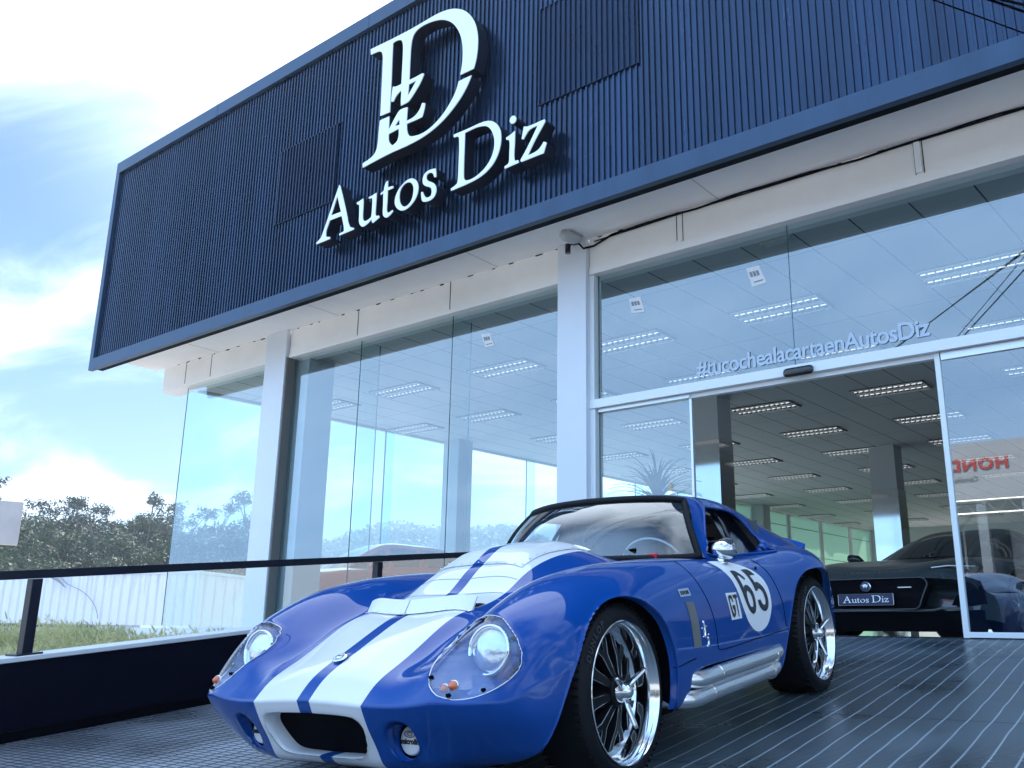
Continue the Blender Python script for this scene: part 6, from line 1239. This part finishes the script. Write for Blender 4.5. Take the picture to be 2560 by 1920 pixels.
# far woodland on the slopes: one mass of small crowns
V = []; F = []
oct_ = [(1, 0, 0), (0, 1, 0), (-1, 0, 0), (0, -1, 0), (0, 0, 1)]
def scatter(n, az0, az1, r0, r1, s0, s1, leafs=7):
    global V, F
    az = rng.uniform(az0, az1, n); r = r0 + (r1 - r0) * rng.uniform(0, 1, n) ** .8; x = -r * np.sin(np.radians(az)); y = r * np.cos(np.radians(az)); z = ground_h(x, y); s = rng.uniform(s0, s1, n)
    for i in range(n):
        for _ in range(leafs):
            d = rng.normal(0, 1, 3); d /= np.linalg.norm(d); d[2] = abs(d[2]); p = np.array([x[i], y[i], z[i] + s[i] * .5]) + d * s[i] * rng.uniform(.35, .9); a = rng.normal(0, 1, 3); a /= np.linalg.norm(a); b_ = np.cross(a, d); b_ /= np.linalg.norm(b_) + 1e-9; q = s[i] * (rng.uniform(.12, .26) if r[i] > 300 else rng.uniform(.07, .14)); k = len(V)
            V += [tuple(p - a * q), tuple(p - b_ * q * .8), tuple(p + a * q), tuple(p + b_ * q * .8)]; F.append((k, k + 1, k + 2, k + 3))
scatter(9000, 20, 62, 300, 760, 4, 8, 16); scatter(1500, 18, 58, 150, 300, 2.5, 4.5, 40)
mb = MB(); mb.v = V; mb.f = F; mb.m = [0] * len(F); o = mb.build('far_woodland', LE, recalc=False); tag(o, 'mass of far trees covering the hazy hills', 'woodland', kind='stuff')
# small house in the trees
t = thing('hillside_house', 'small pink tiled house half hidden in the trees on the wooded hill', 'house', (-112, 63.5, 8.2), radians(60)); t.scale = (.5, .5, .5)
mb = MB(); mb.box((-5, -3, -3), (5, 3, 1.6)); mb.build('wall', mat('house_wall', (.55, .42, .36), rough=.8), t); mb = MB(); mb.add([(-5.5, -3.5, 1.6), (5.5, -3.5, 1.6), (5.5, 3.5, 1.6), (-5.5, 3.5, 1.6), (-4, 0, 2.8), (4, 0, 2.8)], [(0, 1, 5, 4), (2, 3, 4, 5), (1, 2, 5), (3, 0, 4), (3, 2, 1, 0)]); mb.build('roof', mat('tiles', (.42, .16, .10), rough=.8), t)
for x in (-3, 0, 3): mb = MB(); mb.box((x - .5, -3.05, -.2), (x + .5, -3.0, 1.0)); mb.build('window', M['car_glass_solid'], t)

# ------------------------------------------------------------------ building across the street (seen in the door glass)
t = thing('showroom_opposite', 'white showroom across the street with red lettering, reflected in the door glass', 'building', (0, -22, 0))
ow = mat('opposite_wall', (.46, .49, .54), rough=.6)
mb = MB(); mb.box((-13, -14, 6.3), (44, 0, 8.55)); mb.box((-12.6, -14, .0), (44, -2.5, 6.3)); mb.box((-200, -16, -2), (-19, -1.5, 5.6)); mb.build('wall', ow, t)  # unseen low block and extra length added to darken reflections
for i in range(13):
    mb = MB(); x = -11.8 + i * 4; mb.box((x, -2.495, .4), (x + 3.4, -2.45, 5.4)); w_ = mb.build('window', M['car_glass_solid'], t)
    mb = MB(); mb.box((x + 1.66, -2.449, .4), (x + 1.74, -2.40, 5.4)); mb.box((x, -2.449, 2.9), (x + 3.4, -2.42, 2.98)); mb.build('frame', M['white_frame'], w_)
for x in (-12.2, -9.0, -7.4, -3.2, 1, 5): mb = MB(); mb.box((x, -.5, 0), (x + .35, -.15, 6.3)); mb.build('canopy_post', M['satin'], t)
for a, b_ in ((-12.2, -9.0), (-7.4, -3.2)): mb = MB(); mb.tube([(a + .2, -.2, 3.0), (b_, -.2, 5.9)], .06, 6); mb.tube([(b_ + .2, -.2, 3.0), (a, -.2, 5.9)], .06, 6); mb.build('brace', M['rail_black'], t)
mb = MB()
for z in (5.75, 6.25): mb.tube([(-13, .1, z), (16, .1, z)], .05, 6)
x = -13
while x < 15.5: mb.tube([(x, .1, 5.75), (x + .4, .1, 6.25), (x + .8, .1, 5.75)], .03, 5); x += .8
mb.build('truss', M['satin'], t)
FRm = FRAME((-9.0, .03, 7.66), (-1, 0, 0), (0, 0, 1)); o = text_mesh('HONDA', .60, M['red_sign'], 'red_lettering', t, FRm, extrude=.02, offset=.02, spacing=1.1, sx=1.15)
FRm = FRAME((-9.25, .03, 7.12), (-1, 0, 0), (0, 0, 1)); text_mesh('Camelias', .26, M['grey_text'], 'small_lettering', t, FRm, extrude=.01)

# ------------------------------------------------------------------ air
if True:
    mb = MB(); mb.box((-1250, -60, -6), (150, 1250, 100)); hz = mb.build('haze', None or mat('haze', (1, 1, 1)))
    hm_ = hz.data.materials[0]; nt = hm_.node_tree; nt.nodes.clear(); o_ = N(nt, 'ShaderNodeOutputMaterial'); v_ = N(nt, 'ShaderNodeVolumePrincipled'); v_.inputs['Color'].default_value = (.80, .90, 1, 1); v_.inputs['Density'].default_value = .0007; v_.inputs['Anisotropy'].default_value = .2; LK(nt, v_.outputs[0], o_.inputs['Volume'])
    tag(hz, kind='stuff'); hz['label'] = 'thin bluish haze in the air'
